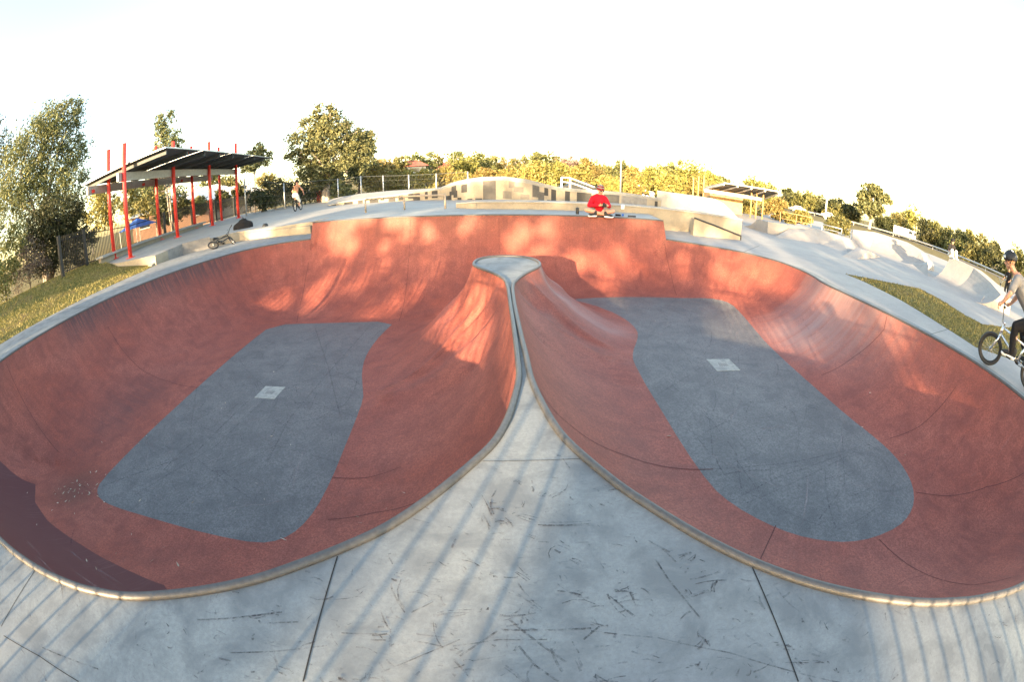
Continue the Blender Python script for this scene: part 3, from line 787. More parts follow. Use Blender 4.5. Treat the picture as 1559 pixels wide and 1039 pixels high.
# wave wall with its patchwork of panels
WB = [(500,314,313.6,306),(520,312,309,301),(552,309.5,304.5,296),(580,308,301,293.4),(600,306.5,298.5,291.6),(636,305,293.5,289.8),(660,304.6,290.6,288.6),(671,304.4,288.4,287.2),(686,304.6,281.6,281),(698,304.4,278,277.4),(714,304.2,274.4,274),(735,304,271.8,271.4),(768,304,271,270.6),(800,305.5,275.4,275),(816,306.4,279.4,279),(832,307.5,283.5,283.1),(849,308.6,287.4,287),(876,310.5,290,289.6),(902,311.8,291.8,291.4),(940,313.5,294.8,294.4),(970,314.6,298.6,298.2),(1000,315.8,303.4,303),(1025,317.4,310.5,310),(1045,319,318,317.6)]
def wb_interp(x):
    for a, b in zip(WB[:-1], WB[1:]):
        if a[0] <= x <= b[0]:
            t = (x - a[0]) / (b[0] - a[0]); return [a[i] + (b[i] - a[i]) * t for i in range(4)]
RECT = [(500,512,0,1,1),(524,538,0,1,1),(545,553,0,1,1),(563,577,0,.8,1),(579,586,.4,1,1),(592,602,0,.9,1),(607,614,.15,1,1),(622,629,.3,1,1),(629,640,0,.95,1),(647,652,.2,1,1),(658,667,.25,1,1),
        (675,688,0,.36,1),(685,693,.3,.62,1),(687,695,.5,1,1),(690,697,.15,.6,1),(703,711,.42,.80,1),(696,702,0,.14,1),(711,719,0,.09,1),(724,734,0,.12,1),(735,755,0,1,2),
        (774,783,.60,.95,3),(766,779,.06,.42,3),(782,797,.38,.66,3),(793,806,.1,.36,3),(810,821,.28,1,2),(820,829,.08,.55,2),(828,834,.45,1,1),(833,846,.0,.20,1),(839,847,.15,.92,1),(860,868,.05,.92,1),(878,901,.0,.95,1),(918,943,.0,.98,2),(945,985,.0,.96,4),(996,1001,.1,.75,1),(1007,1011,.1,.7,1),(1024,1034,.1,.7,1)]
ww = thing('wave_wall', 'long wavy-topped concrete wall patterned with charcoal and cream squares', 'wall')
fm, tm = MB(), MB(); xs = np.arange(500, 1045.1, 1.5); NR = 12; grid = []; secs = []
for x in xs:
    px, yb, yf, yk = wb_interp(x); b = G(x, yb, plaza_z(0, 22)); dist = math.hypot(b.x, b.y)
    ft = AT(x, yf, dist).z; ft = max(ft, .56)
    col = [(b.x, b.y, .5 + (ft - .5) * k / NR) for k in range(NR + 1)]; grid.append(col)
    deep = .3 + 3.4 * smooth01((672 - x) / 25.0)
    bd = AT(x, yk, dist + deep); un = Vector((b.x, b.y, 0)).normalized(); zz = max(bd.z, ft - .02)
    f0 = Vector((b.x, b.y, 0)) - un * .03; b0 = Vector((b.x, b.y, 0)) + un * deep
    secs.append([(f0.x, f0.y, ft + .002), (f0.x, f0.y, ft + .07), (b0.x, b0.y, zz + .07), (b0.x, b0.y, .3)])
vs = [p for c in grid for p in c]; fs = []; mi = []
for i in range(len(grid) - 1):
    for k in range(NR):
        fs.append((i * (NR + 1) + k, (i + 1) * (NR + 1) + k, (i + 1) * (NR + 1) + k + 1, i * (NR + 1) + k + 1))
        x, v = xs[i] + .75, (k + .5) / NR; m_ = 0
        for a, b_, v0, v1, mm in RECT:
            if a <= x < b_ and v0 <= v < v1: m_ = mm
        mi.append(m_)
fm.v = vs; fm.f = fs; fm.m = mi
fm.build('panel_face', [M['cream'], M['mosaic_dark'], M['mosaic_mid'], M['mosaic_sand'], M['wallgrey']], ww)
loft(tm, secs[::2]); tm.build('coping_top', M['pale'], ww)

# tall pale wall to the right, with a sloping far end
BWp = [(1000,305,290),(1020,307,293),(1045,309,296.5),(1070,312,300),(1088,316,303),(1100,320,309),(1112,328,320),(1124,336,333.5)]
bb = []; tt = []
for x, yb, yt in BWp:
    b = AT(x, yb, 20.5); bb.append((b.x, b.y)); tt.append(AT(x, yt, math.hypot(b.x, b.y)).z)
P, V = dense(bb, tt, .3)
wall_run('concrete_wall', P, V, .6, M['pale'], 'tall pale concrete wall sloping down at its end, in front of the far shelter', 'wall', z0=-.1)
# sloping ledge with a dark steel edge in front of the long ledge's right end
pa, pb = AT(1057,332,14.9), AT(1128,359.5,15.7)
pad = thing('down_ledge', 'low sloping concrete ledge with dark steel edge, right of the raised wall', 'ledge')
ad = Vector((pb.x - pa.x, pb.y - pa.y, 0)).normalized(); bk_ = Vector((-ad.y, ad.x, 0)) * .28
mb = MB(); loft(mb, [[(p.x, p.y, -.1), (p.x, p.y, p.z - .02), (p.x + bk_.x, p.y + bk_.y, p.z - .02), (p.x + bk_.x, p.y + bk_.y, -.1)] for p in (pa, pb)]); mb.build('ledge_block', M['cream'], pad)
mb = MB(); mb.tube([pa, pb], .03, 6); mb.build('edge_rail', M['dark'], pad)
mb = MB(); mb.tube([pb, Vector((pb.x, pb.y, -.05))], .025, 6); mb.build('post', M['dark'], pad)

def rail_bar(name, label, pts, z0, z1, r, mat, posts, cat='rail', mids=()):
    t = thing(name, label, cat, pts[0])
    base = Vector(pts[0])
    mb = MB(); mb.tube([Vector(p) + Vector((0, 0, z1)) - base for p in pts], r, 8); mb.build('bar', mat, t, True)
    for m_ in mids: mb = MB(); mb.tube([Vector(p) + Vector((0, 0, m_)) - base for p in pts], r * .8, 8); mb.build('bar', mat, t, True)
    for p in posts:
        p = Vector(p) - base; mb = MB(); mb.tube([p + Vector((0, 0, z0)), p + Vector((0, 0, z1))], r, 8); mb.build('post', mat, t, True)
    return t
rp = [G(557,324,.53), G(616,319.3,.53), G(678,318,.53)]
rail_bar('flat_rail', 'low steel grind rail on three posts beyond the raised wall', rp, -.02, .50, .036, M['rail'], rp)

# street course on the right: quarter pipes, banks, a spine and a small box
def quarter(name, A, B, h, rad, plat, label, cat, mat=M['ramp'], side=1, nsec=10, hB=None, bow=0.0):
    """a concave ramp whose foot runs from A to B; it climbs away to the given side"""
    A, B = Vector((A[0], A[1], 0)), Vector((B[0], B[1], 0)); t = (B - A).normalized(); q = Vector((-t.y, t.x, 0)) * side
    hB = h if hB is None else hB; secs = []
    for i in range(nsec + 1):
        s = i / nsec; hh = h + (hB - h) * s; base = A.lerp(B, s) - q * bow * math.sin(math.pi * s) * -1; am = math.acos(max(-1, 1 - hh / rad)); L = []
        for k in range(9):
            a = am * k / 8; o = rad * math.sin(a); L.append(base + q * o + Vector((0, 0, rad - rad * math.cos(a) + .004)))
        top = rad * math.sin(am)
        L.append(base + q * (top + plat) + Vector((0, 0, hh + .004))); L.append(base + q * (top + plat + .05) + Vector((0, 0, -.1))); L.append(base + Vector((0, 0, -.1)))
        secs.append([tuple(v) for v in L])
    mb = MB(); loft(mb, secs); o = tag(mb.build(name, mat), label, cat)
    return o
def bank(name, poly, top, h, label, cat, mat=M['ramp']):
    """a frustum: foot polygon and top polygon of equal length"""
    n = len(poly); mb = MB()
    vs = [(p[0], p[1], -.05) for p in poly] + [(p[0], p[1], h if not isinstance(h, (list, tuple)) else h[i]) for i, p in enumerate(top)]
    mb.add(vs, [tuple(range(n, 2 * n))] + [(i, (i + 1) % n, n + (i + 1) % n, n + i) for i in range(n)])
    return tag(mb.build(name, mat), label, cat)
g2 = lambda *p: tuple(G(*p)[:2])
# long low bank at the back left
quarter('bank_ramp', g2(1196,353), g2(1130,344), .55, 2.2, 1.0, 'low curved bank just right of the tall pale wall', 'ramp')
# hump in the middle
bank('pyramid_ramp', [g2(1176,361.5), g2(1249,372), g2(1292,386), g2(1318,371), g2(1222,350)],
     [tuple(AT(1213,345,23)[:2]), tuple(AT(1240,349,23.2)[:2]), tuple(AT(1282,359,23)[:2]), tuple(AT(1288,358,24.4)[:2]), tuple(AT(1216,345,24.4)[:2])],
     [.62,.60,.46,.46,.62], 'broad low concrete hump with flat top, left of the small pale kicker', 'ramp')
def quarter_path(name, foot, hs, rad, plat, label, cat, mat=M['ramp'], side=-1):
    F_, H_ = dense(foot, hs, .25); pts = [Vector((p[0], p[1], 0)) for p in F_]; n = len(pts); N_ = []
    for i in range(n):
        t = (pts[min(i + 5, n - 1)] - pts[max(i - 5, 0)]).normalized(); N_.append(Vector((-t.y, t.x, 0)) * side)
    secs = []
    for p, h, q in zip(pts, H_, N_):
        am = math.acos(1 - h / rad); L = [p + q * rad * math.sin(am * k / 8) + Vector((0, 0, rad - rad * math.cos(am * k / 8) + .004)) for k in range(9)]; top = rad * math.sin(am)
        L += [p + q * (top + plat) + Vector((0, 0, h + .004)), p + q * (top + plat + .05) + Vector((0, 0, -.1)), p + Vector((0, 0, -.1))]; secs.append([tuple(v) for v in L])
    mb = MB(); loft(mb, secs); return tag(mb.build(name, mat), label, cat)
fl_ = [tuple(AT(x, y, d)[:2]) for x, y, d in ((1485,464,18.3),(1468,449,19.4),(1447,434,20.4),(1415,421,21.2))]
quarter_path('quarter_pipe', fl_, [.60,.82,1.08,1.14], 1.9, .7, 'pale sunlit quarter pipe with a seated person on its platform', 'quarter pipe', side=-1)
fl2 = [tuple(AT(x, y, d)[:2]) for x, y, d in ((1396,406,24.6),(1378,402,25.2),(1350,392,25.9),(1322,382,26.4),(1298,373,26.2))]
quarter_path('quarter_pipe', fl2, [.22,.75,1.02,1.04,.85], 2.3, 1.1, 'wide quarter pipe at the back of the street course, below the truck', 'quarter pipe', side=-1)
bank('kicker_ramp', [g2(1278,390.5), g2(1303,396), g2(1345,391.5), g2(1318,380)], [tuple(AT(1303,386,20.6)[:2]), tuple(AT(1310,388,20.4)[:2]), tuple(AT(1322,387,20.9)[:2]), tuple(AT(1314,384,21.2)[:2])], .30, 'small low pale kicker in front of the wide quarter pipe', 'ramp')
bank('hip_ramp', [tuple(AT(1414,420,21.2)[:2]), tuple(AT(1352,396,22.6)[:2]), tuple(AT(1356,388,25)[:2]), tuple(AT(1412,395,24)[:2])],
     [tuple(AT(1412,405,22.6)[:2]), tuple(AT(1390,404,23.6)[:2]), tuple(AT(1394,402,24.2)[:2]), tuple(AT(1412,395,24.0)[:2])], [.45,.15,.1,.5], 'curved hip rising between the two quarter pipes', 'ramp')
bank('bank_ramp', [tuple(AT(1490,463,18.3)[:2]), tuple(AT(1530,452,21)[:2]), tuple(AT(1528,440,24)[:2]), tuple(AT(1480,415,24)[:2])],
     [tuple(AT(1505,440,20.4)[:2]), tuple(AT(1512,442,21)[:2]), tuple(AT(1510,436,22.5)[:2]), tuple(AT(1480,415,23.6)[:2])], [.5,.45,.45,1.0], 'shaded bank falling away behind the pale hip ramp', 'ramp')
hr = [AT(1188,331,30), AT(1212,335,30), AT(1235,341,30)]
for p in hr: p.z = .0
rail_bar('hand_rail', 'yellowish hand rail beyond the hump on the street course', hr, -.1, .95, .025, M['timber'], hr, 'rail', (.5,))
hr = [AT(1251,350,32), AT(1281,357,31.5)]
for p in hr: p.z = .0
rail_bar('hand_rail', 'dark short hand rail beside the round green bush', hr, -.1, .62, .035, M['galv'], hr, 'rail', (.35,))
hr = [AT(850,289,27), AT(862,289,27), AT(880,291,26), AT(905,298,25)]
for i, p in enumerate(hr): p.z = .55
def white_rail():
    t = thing('stair_rail', 'white stair rail sloping down behind the wave wall, left of the seated man', 'rail', (0, 0, 0))
    for k, dz in enumerate((0, -.42)):
        mb = MB(); mb.tube([AT(855,270 + k * 7,27), AT(868,271 + k * 7,27), AT(905,285 + k * 6,26.0)], .035, 6); mb.build('bar', M['white'], t, True)
    for x, y in ((855,270),(868,271)):
        a = AT(x, y, 27); mb = MB(); mb.tube([a, Vector((a.x, a.y, .4))], .06, 6); mb.build('post', M['white'], t, True)
white_rail()

# ------------------------------------------------------------------ shelters
def tpost(mb, x, y, z0, z1, r, seg=10, mi=0): mb.tube([(x, y, z0), (x, y, z1)], r, seg, mi=mi)
def shelter():
    t = thing('park_shelter', 'long open shelter with flat steel roof on eight red posts, at left', 'shelter', (-16.5, 18, 0)); o = Vector((-16.5, 18, 0))
    fr = [Vector((-15.2,12.0,0)).lerp(Vector((-18.5,25.3,0)), k / 3) for k in range(4)]
    bk = [Vector((-17.2,12.5,0)).lerp(Vector((-20.6,25.9,0)), k / 3) for k in range(4)]
    ft = [218.4,216.3,216.8,218]; bt = [228.4,223.5,223,223.5]
    for row, tops, pxs in ((fr, ft, (188.7,259.6,314,361.5)), (bk, bt, (163.6,233.7,289.3,337.5))):
        for p, ty, px in zip(row, tops, pxs):
            zt = AT(px, ty, math.hypot(p.x, p.y)).z; mb = MB(); q = p - o
            mb.tube([(q.x, q.y, .2), (q.x, q.y, zt)], 0.1, 12); mb.box(q.x - .16, q.y - .16, .2, q.x + .16, q.y + .16, plaza_z(p.x, p.y) + .03)
            mb.build('post', M['redpaint'], t, True)
    ax = (fr[3] - fr[0]).normalized(); sd = Vector((-ax.y, ax.x, 0))
    if sd.x < 0: sd = -sd
    def P(s, w, z): return fr[0] + ax * s + sd * w + Vector((0, 0, z)) - o      # along the shelter, out to the plaza, up
    L = (fr[3] - fr[0]).length
    def slab(s0, s1, w0, w1, z0a, z0b, th):
        a = [P(s0, w0, z0a), P(s1, w0, z0a), P(s1, w1, z0b), P(s0, w1, z0b)]
        vs = [tuple(v) for v in a] + [tuple(v + Vector((0, 0, th))) for v in a]
        return vs, [(3, 2, 1, 0), (4, 5, 6, 7), (0, 1, 5, 4), (1, 2, 6, 5), (2, 3, 7, 6), (3, 0, 4, 7)]
    step = (L + 1.2) / 4
    for k in range(4):                                                # roof sheets with thin gaps between
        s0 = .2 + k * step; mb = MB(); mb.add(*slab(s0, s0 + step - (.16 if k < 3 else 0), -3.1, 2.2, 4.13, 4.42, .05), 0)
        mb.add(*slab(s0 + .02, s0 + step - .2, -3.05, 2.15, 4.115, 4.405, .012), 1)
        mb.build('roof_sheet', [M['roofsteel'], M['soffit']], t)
    for w, z in ((0, 3.62), (-2.05, 3.55)):
        mb = MB(); mb.add(*slab(-.35, L + .4, w - .06 - .15, w + .06 - .15, z, z, .36)); mb.build('beam', M['beam'], t)
    for k in range(8):                                                # rafters
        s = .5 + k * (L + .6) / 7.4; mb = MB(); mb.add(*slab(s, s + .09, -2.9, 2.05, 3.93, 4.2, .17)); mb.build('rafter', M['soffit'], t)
    for k in range(4):
        for w in (0, -2.05):
            mb = MB(); s = k * L / 3
            mb.add(*slab(s - .07, s + .07, w - .2, w + .02, 3.6, 3.6, .14)); mb.build('bracket', M['redpaint'], t)
    # bench along the back posts
    b = thing('long_bench', 'low concrete bench with pale top between the shelter\'s rear posts', 'bench', (-16.5, 18, 0))
    mb = MB(); mb.add(*slab(-.2, L - 2.5, -1.95, -1.75, .1, .1, .62)); mb.build('bench_base', M['cream'], b)
    mb = MB(); mb.add(*slab(-.3, L - 2.4, -2.05, -1.55, .72, .72, .09)); mb.build('bench_seat', M['pale'], b)
shelter()
def shelter_far():
    c = AT(1118, 300, 34); c.z = 0
    t = thing('park_shelter', 'small far shelter with dark slatted roof on tan posts, behind the tall pale wall', 'shelter', c)
    def X(px, py, d): return AT(px, py, d) - c
    roof = [X(1074,286,36.5), X(1102,279.5,31.5), X(1186,293,31.5), X(1163,301.5,36.5)]
    mb = MB(); vs = [tuple(v) for v in roof] + [tuple(v + Vector((0, 0, .1))) for v in roof]
    mb.add(vs, [(0, 1, 2, 3)], 1); mb.add(vs, [(7, 6, 5, 4), (0, 1, 5, 4), (1, 2, 6, 5), (2, 3, 7, 6), (3, 0, 4, 7)], 0); mb.build('roof', [M['beam'], M['soffit']], t)
    for k in range(5):
        a = roof[0].lerp(roof[3], k / 4); b = roof[1].lerp(roof[2], k / 4); mb = MB(); mb.tube([a - Vector((0, 0, .08)), b - Vector((0, 0, .08))], .07, 4); mb.build('rafter', M['rooflight'], t)
    mb = MB(); mb.tube([X(1072,290,33.5), X(1160,304,33.5)], .12, 4); mb.build('beam', M['rooflight'], t)
    for px, d, yt in ((1056,34,270),(1064,34,268),(1072,34,267),(1145,33.5,280),(1153,33.5,285),(1163,33.5,284)):
        a = X(px, yt, d); mb = MB(); mb.tube([(a.x, a.y, 0), (a.x, a.y, a.z)], .06, 8); mb.build('post', M['timber'], t, True)
    mb = MB(); a, b = X(1080,318,36), X(1130,322,36)
    mb.add([(a.x, a.y, 0), (b.x, b.y, 0), (b.x, b.y, 1.9), (a.x, a.y, 1.9), (a.x + .3, a.y + 2, 0), (b.x + .3, b.y + 2, 0), (b.x + .3, b.y + 2, 1.9), (a.x + .3, a.y + 2, 1.9)],
           [(0, 1, 2, 3), (3, 2, 6, 7), (0, 4, 7, 3), (1, 2, 6, 5), (4, 5, 6, 7)]); mb.build('screen_wall', M['timber'], t)
shelter_far()

# ------------------------------------------------------------------ fences
def picket_fence(name, label, pts, zf, h, gap=.13, post_every=None, bar=.022, mat=M['dark'], postr=.045):
    t = thing(name, label, 'fence', (0, 0, 0))
    for a, b in zip(pts[:-1], pts[1:]):
        a, b = Vector(a), Vector(b); L = (b - a).length; n = int(L / gap); mb = MB()
        for k in range(1, n):
            p = a.lerp(b, k / n); z = zf(p.x, p.y); mb.tube([(p.x, p.y, z + .06), (p.x, p.y, z + h)], bar, 4)
        for dz in (.14, h - .18):
            mb.tube([(a.x, a.y, zf(a.x, a.y) + dz), (b.x, b.y, zf(b.x, b.y) + dz)], .02, 4)
        mb.build('picket_panel', mat, t)
    for p in pts:
        z = zf(p[0], p[1]); mb = MB(); mb.box(p[0] - postr, p[1] - postr, z - .3, p[0] + postr, p[1] + postr, z + h + .06, 0, .006); mb.build('post', mat, t)
    return t
def fence_z(x, y): return .62 - .28 * smooth01((y - 10) / 5) + .2 * smooth01((y - 16) / 8)
fpts = [(-17.4, 9.3), (-18.0, 11.2)] + [(-18.0 - .9 * k, 11.2 + 3.8 * k) for k in range(1, 7)]
picket_fence('metal_fence', 'black tubular steel fence behind the red-post shelter', [Vector((x, y)) for x, y in fpts], fence_z, 1.57, postr=.075)
def wire_fence():
    t = thing('wire_fence', 'grey chain wire fence on steel posts behind the plaza', 'fence', (0, 0, 0))
    P_ = [(372,320,272),(432,312,279),(514,297,272),(549,293,268),(583,290,267),(622,287,266),(664,283,264),(712,280,261)]
    pts = []
    for x, yb, yt in P_:
        d = 33.0; a = AT(x, yt, d); pts.append((a.x, a.y, a.z)); mb = MB(); mb.tube([(a.x, a.y, .2), (a.x, a.y, a.z)], .05, 8); mb.build('post', M['galv'], t, True)
    for a, b in zip(pts[:-1], pts[1:]):
        mb = MB(); a, b = Vector(a), Vector(b); L = (b - a).length
        for k in range(5): mb.tube([a - Vector((0, 0, .05 + k * (a.z - .7) / 4)), b - Vector((0, 0, .05 + k * (b.z - .7) / 4))], .006 if k else .016, 3)
        n = int(L / .3); hh = a.z - .75
        for k in range(-4, n + 1):                                     # diagonal wires
            for sgn in (1, -1):
                p = a.lerp(b, min(1, max(0, k / n))); q = a.lerp(b, min(1, max(0, (k + 4) / n)))
                if sgn < 0: p, q = q, p
                mb.tube([p - Vector((0, 0, .05)), q - Vector((0, 0, hh))], .003, 3)
        mb.build('mesh_panel', M['soffit'], t)
wire_fence()

# ------------------------------------------------------------------ plants
def crown_mesh(name, parent, blobs, n, leaf, mat, seed, flat=.5, clump=.22, gapp=.2, droop=0.0, keep=None):
    """blobs: (centre, radius): leaf cards gathered in clumps through each blob's volume"""
    rg = np.random.RandomState(seed); vol = np.array([b[1] ** 2.0 for b in blobs]); share = (vol / vol.sum() * n).astype(int)
    vs, fs = [], []
    for (c, r), k in zip(blobs, share):
        c = np.array(c); nc = max(5, int(k / 42)); u = rg.normal(size=(nc, 3)); u /= np.linalg.norm(u, axis=1)[:, None]
        rad = r * rg.uniform(.35, 1.0, nc) ** .55 * rg.uniform(.85, 1.12, nc)
        cc = c + u * rad[:, None] * np.array([1, 1, .86]); cs = r * clump * rg.uniform(.6, 1.5, nc)
        per = max(3, k // nc)
        for q, s in zip(cc, cs):
            p = q + rg.normal(size=(per, 3)) * s * np.array([1, 1, .75])
            if droop: p[:, 2] -= np.abs(rg.normal(0, droop, per)) * r
            p0n = len(p)
            if keep is not None: p = p[keep(p, rg)]
            per_ = len(p); 
            if per_ == 0: continue
            a = rg.normal(size=(per_, 3)); a[:, 2] -= droop * 2; a /= np.linalg.norm(a, axis=1)[:, None]
            b = np.cross(a, rg.normal(size=(per_, 3))); b /= np.linalg.norm(b, axis=1)[:, None] + 1e-9
            l = leaf * rg.uniform(.6, 1.4, per_)
            for i in range(per_):
                A, B = a[i] * l[i], b[i] * l[i] * flat; o = len(vs)
                vs += [tuple(p[i] - A), tuple(p[i] + B), tuple(p[i] + A), tuple(p[i] - B)]; fs.append((o, o + 1, o + 2, o + 3))
    mb = MB(); mb.v = vs; mb.f = fs; mb.m = [0] * len(fs)
    return mb.build(name, mat, parent)
def limb(mb, a, b, ra, rb, rg, bend=.08, n=5):
    a, b = Vector(a), Vector(b); L = (b - a).length; o1 = Vector(rg.normal(0, bend * L, 3)); P = []
    for k in range(n + 1):
        t = k / n; P.append(a.lerp(b, t) + o1 * math.sin(math.pi * t) * (1 if k not in (0, n) else 0))
    mb.tube(P, [ra + (rb - ra) * k / n for k in range(n + 1)], 7)
def tree(name, label, dist, base_px, base_z, blobs_px, n, leaf, mat, bark, seed, cat='tree', group=None, trunk_r=.2, stems=1, depth_j=.5, flat=.4, droop=0.0, clump=.22, spread=.5):
    """a plant standing dist metres away; its crown given by pixel blobs, spread in depth"""
    rg = np.random.RandomState(seed); x, y = base_px; b = AT(x, y, dist); base = Vector((b.x, b.y, base_z))
    t = thing(name, label, cat, base, 0, group); un = Vector((b.x, b.y, 0)).normalized(); blobs = []
    for px, py, pr in blobs_px:
        c = AT(px, py, dist); th = math.acos(min(1, ray(px, py).dot(ray(779.5, 519.5)))); r = pr * dist / (FPX * math.cos(th / 2)) / max(.4, math.cos(math.asin(ray(px, py).z)))
        c = c + un * rg.uniform(-1, 1) * r * depth_j; blobs.append((tuple(c - base), r))
    if stems:
        mb = MB(); zlow = min(c[2] - r for c, r in blobs); cx = np.mean([c for c, r in blobs], axis=0)
        for s in range(stems):
            off = Vector(rg.normal(0, trunk_r * 1.4, 3)) if stems > 1 else Vector((0, 0, 0)); off.z = -.15
            fork = Vector((cx[0] * .55, cx[1] * .55, max(.5, zlow * .55 + cx[2] * .35))) + Vector(rg.normal(0, trunk_r, 3))
            limb(mb, off, fork, trunk_r, trunk_r * .65, rg, .03)
            for c, r in (blobs if stems == 1 else [blobs[k] for k in range(s, len(blobs), stems)]):
                limb(mb, fork, Vector(c) + Vector((0, 0, -.1 * r)), trunk_r * .5, trunk_r * .12, rg, .09)
                for q in range(3): limb(mb, Vector(c) - Vector((0, 0, .2 * r)), Vector(c) + Vector(rg.normal(0, r * spread, 3)), trunk_r * .16, trunk_r * .05, rg, .12, 3)
        mb.build('trunk', bark, t, True)
    crown_mesh('crown', t, blobs, n, leaf, mat, seed, flat, clump, droop=droop)
    return t
T = tree
T('gum_tree', 'tall gum tree with loose pale crown at the far left', 27, (70,425), .2, [(86,190,34),(108,178,20),(52,215,36),(112,225,26),(30,255,34),(84,250,36),(104,282,30),(50,300,38),(14,300,34),(95,318,32)], 27000, .105, M['gum'], M['bark'], 11, trunk_r=.17, stems=2, droop=.12, clump=.15, flat=.35)
T('dense_tree', 'dark dense bushy tree beside the black fence, below the tall pale gum', 24, (75,425), .2, [(90,330,34),(60,345,32),(108,345,24),(70,385,30),(100,378,26),(45,372,22),(118,320,14)], 15000, .08, M['shade_leaf'], M['barkdark'], 12, trunk_r=.12, stems=3, droop=.1, clump=.17)
T('dark_tree', 'dark tree cut off by the left edge of the picture', 34, (-30,440), .2, [(-6,215,26),(4,240,18),(-20,260,40),(-10,320,40),(-30,370,40)], 4500, .14, M['darkgreen'], M['barkdark'], 13, trunk_r=.2)
T('dry_shrub', 'bare brownish twiggy shrub at the foot of the dark dense tree', 22, (45,430), .25, [(42,400,26),(28,418,20),(60,412,18),(40,375,16)], 5000, .055, M['twig'], M['barkdark'], 14, 'shrub', trunk_r=.03, stems=4, flat=.25)
T('leafy_shrub', 'green and yellow shrub at the left edge below the tall gum', 21, (8,450), .2, [(8,400,28),(20,370,22),(-10,430,26)], 3000, .09, M['olive'], M['barkdark'], 15, 'shrub', trunk_r=.04, stems=3)
T('leafy_shrub', 'dark shrub hugging the left end of the black fence', 24, (128,385), .4, [(112,372,20),(134,360,16),(124,392,14)], 2500, .08, M['darkgreen'], M['barkdark'], 16, 'shrub', trunk_r=.03, stems=3)
T('gum_tree', 'thin gum tree with open crown rising behind the red-post shelter', 33, (262,330), .4, [(252,180,13),(240,195,12),(262,205,15),(272,215,11),(244,220,13),(256,236,11),(232,262,10),(262,268,12),(275,290,11),(222,285,10)], 4200, .12, M['gum'], M['bark'], 17, trunk_r=.09, stems=2, droop=.2)
T('gum_tree', 'slim two-stemmed gum tree at the right end of the red-post shelter', 37, (386,320), .4, [(389,226,12),(384,242,15),(398,246,13),(376,254,12),(403,236,10)], 3000, .13, M['gum'], M['bark'], 18, trunk_r=.08, stems=2, droop=.15)
T('big_gum_tree', 'big broad tree with light and dark clumps, tallest beyond the plaza', 36, (500,292), .4, [(494,172,18),(478,192,24),(508,190,24),(462,214,24),(492,214,30),(526,206,24),(548,214,22),(452,236,16),(478,240,26),(512,238,28),(540,236,26),(556,226,15),(466,258,18),(496,262,24),(528,260,24),(484,274,18)], 25000, .125, M['gum'], M['bark'], 19, trunk_r=.26, stems=2, droop=.06, clump=.15)
T('shaded_side_tree', 'dark foliage painting the shaded right side of the big broad tree', 41, (545,290), .2, [(545,212,20),(560,226,13),(552,236,16),(520,264,22),(545,256,20),(500,276,18),(562,206,9)], 6500, .14, M['shade_leaf'], M['barkdark'], 20, trunk_r=.2, clump=.17)  # added dark tree; paints in the shaded side of the big one
# scrub below it
for i, (lab, x, y, r, d, mt) in enumerate([('dark scrub bush right of the slim two-stemmed gum', 418, 285, 22, 36, 'darkgreen'), ('tall dark scrub bush behind the cyclist', 445, 288, 22, 37, 'darkgreen'), ('scrub bush under the big broad tree', 480, 286, 20, 37, 'darkgreen'),
        ('low grassy bush by the wire fence under the big broad tree', 522, 288, 14, 35, 'olive'), ('yellow lit bush left of the slim gum', 408, 272, 12, 48, 'gold'), ('dark round bush beyond the plaza, right of the shelter', 398, 300, 14, 35, 'darkgreen')]):
    T('scrub_bush', lab, d, (x, y + r * .8), .3, [(x, y, r), (x - r * .8, y + r * .3, r * .7), (x + r * .8, y + r * .25, r * .75), (x, y + r * .7, r * .8)], 2200, .12, M[mt], M['barkdark'], 30 + i, 'bush', 'bushes beyond the plaza', .04, 2)
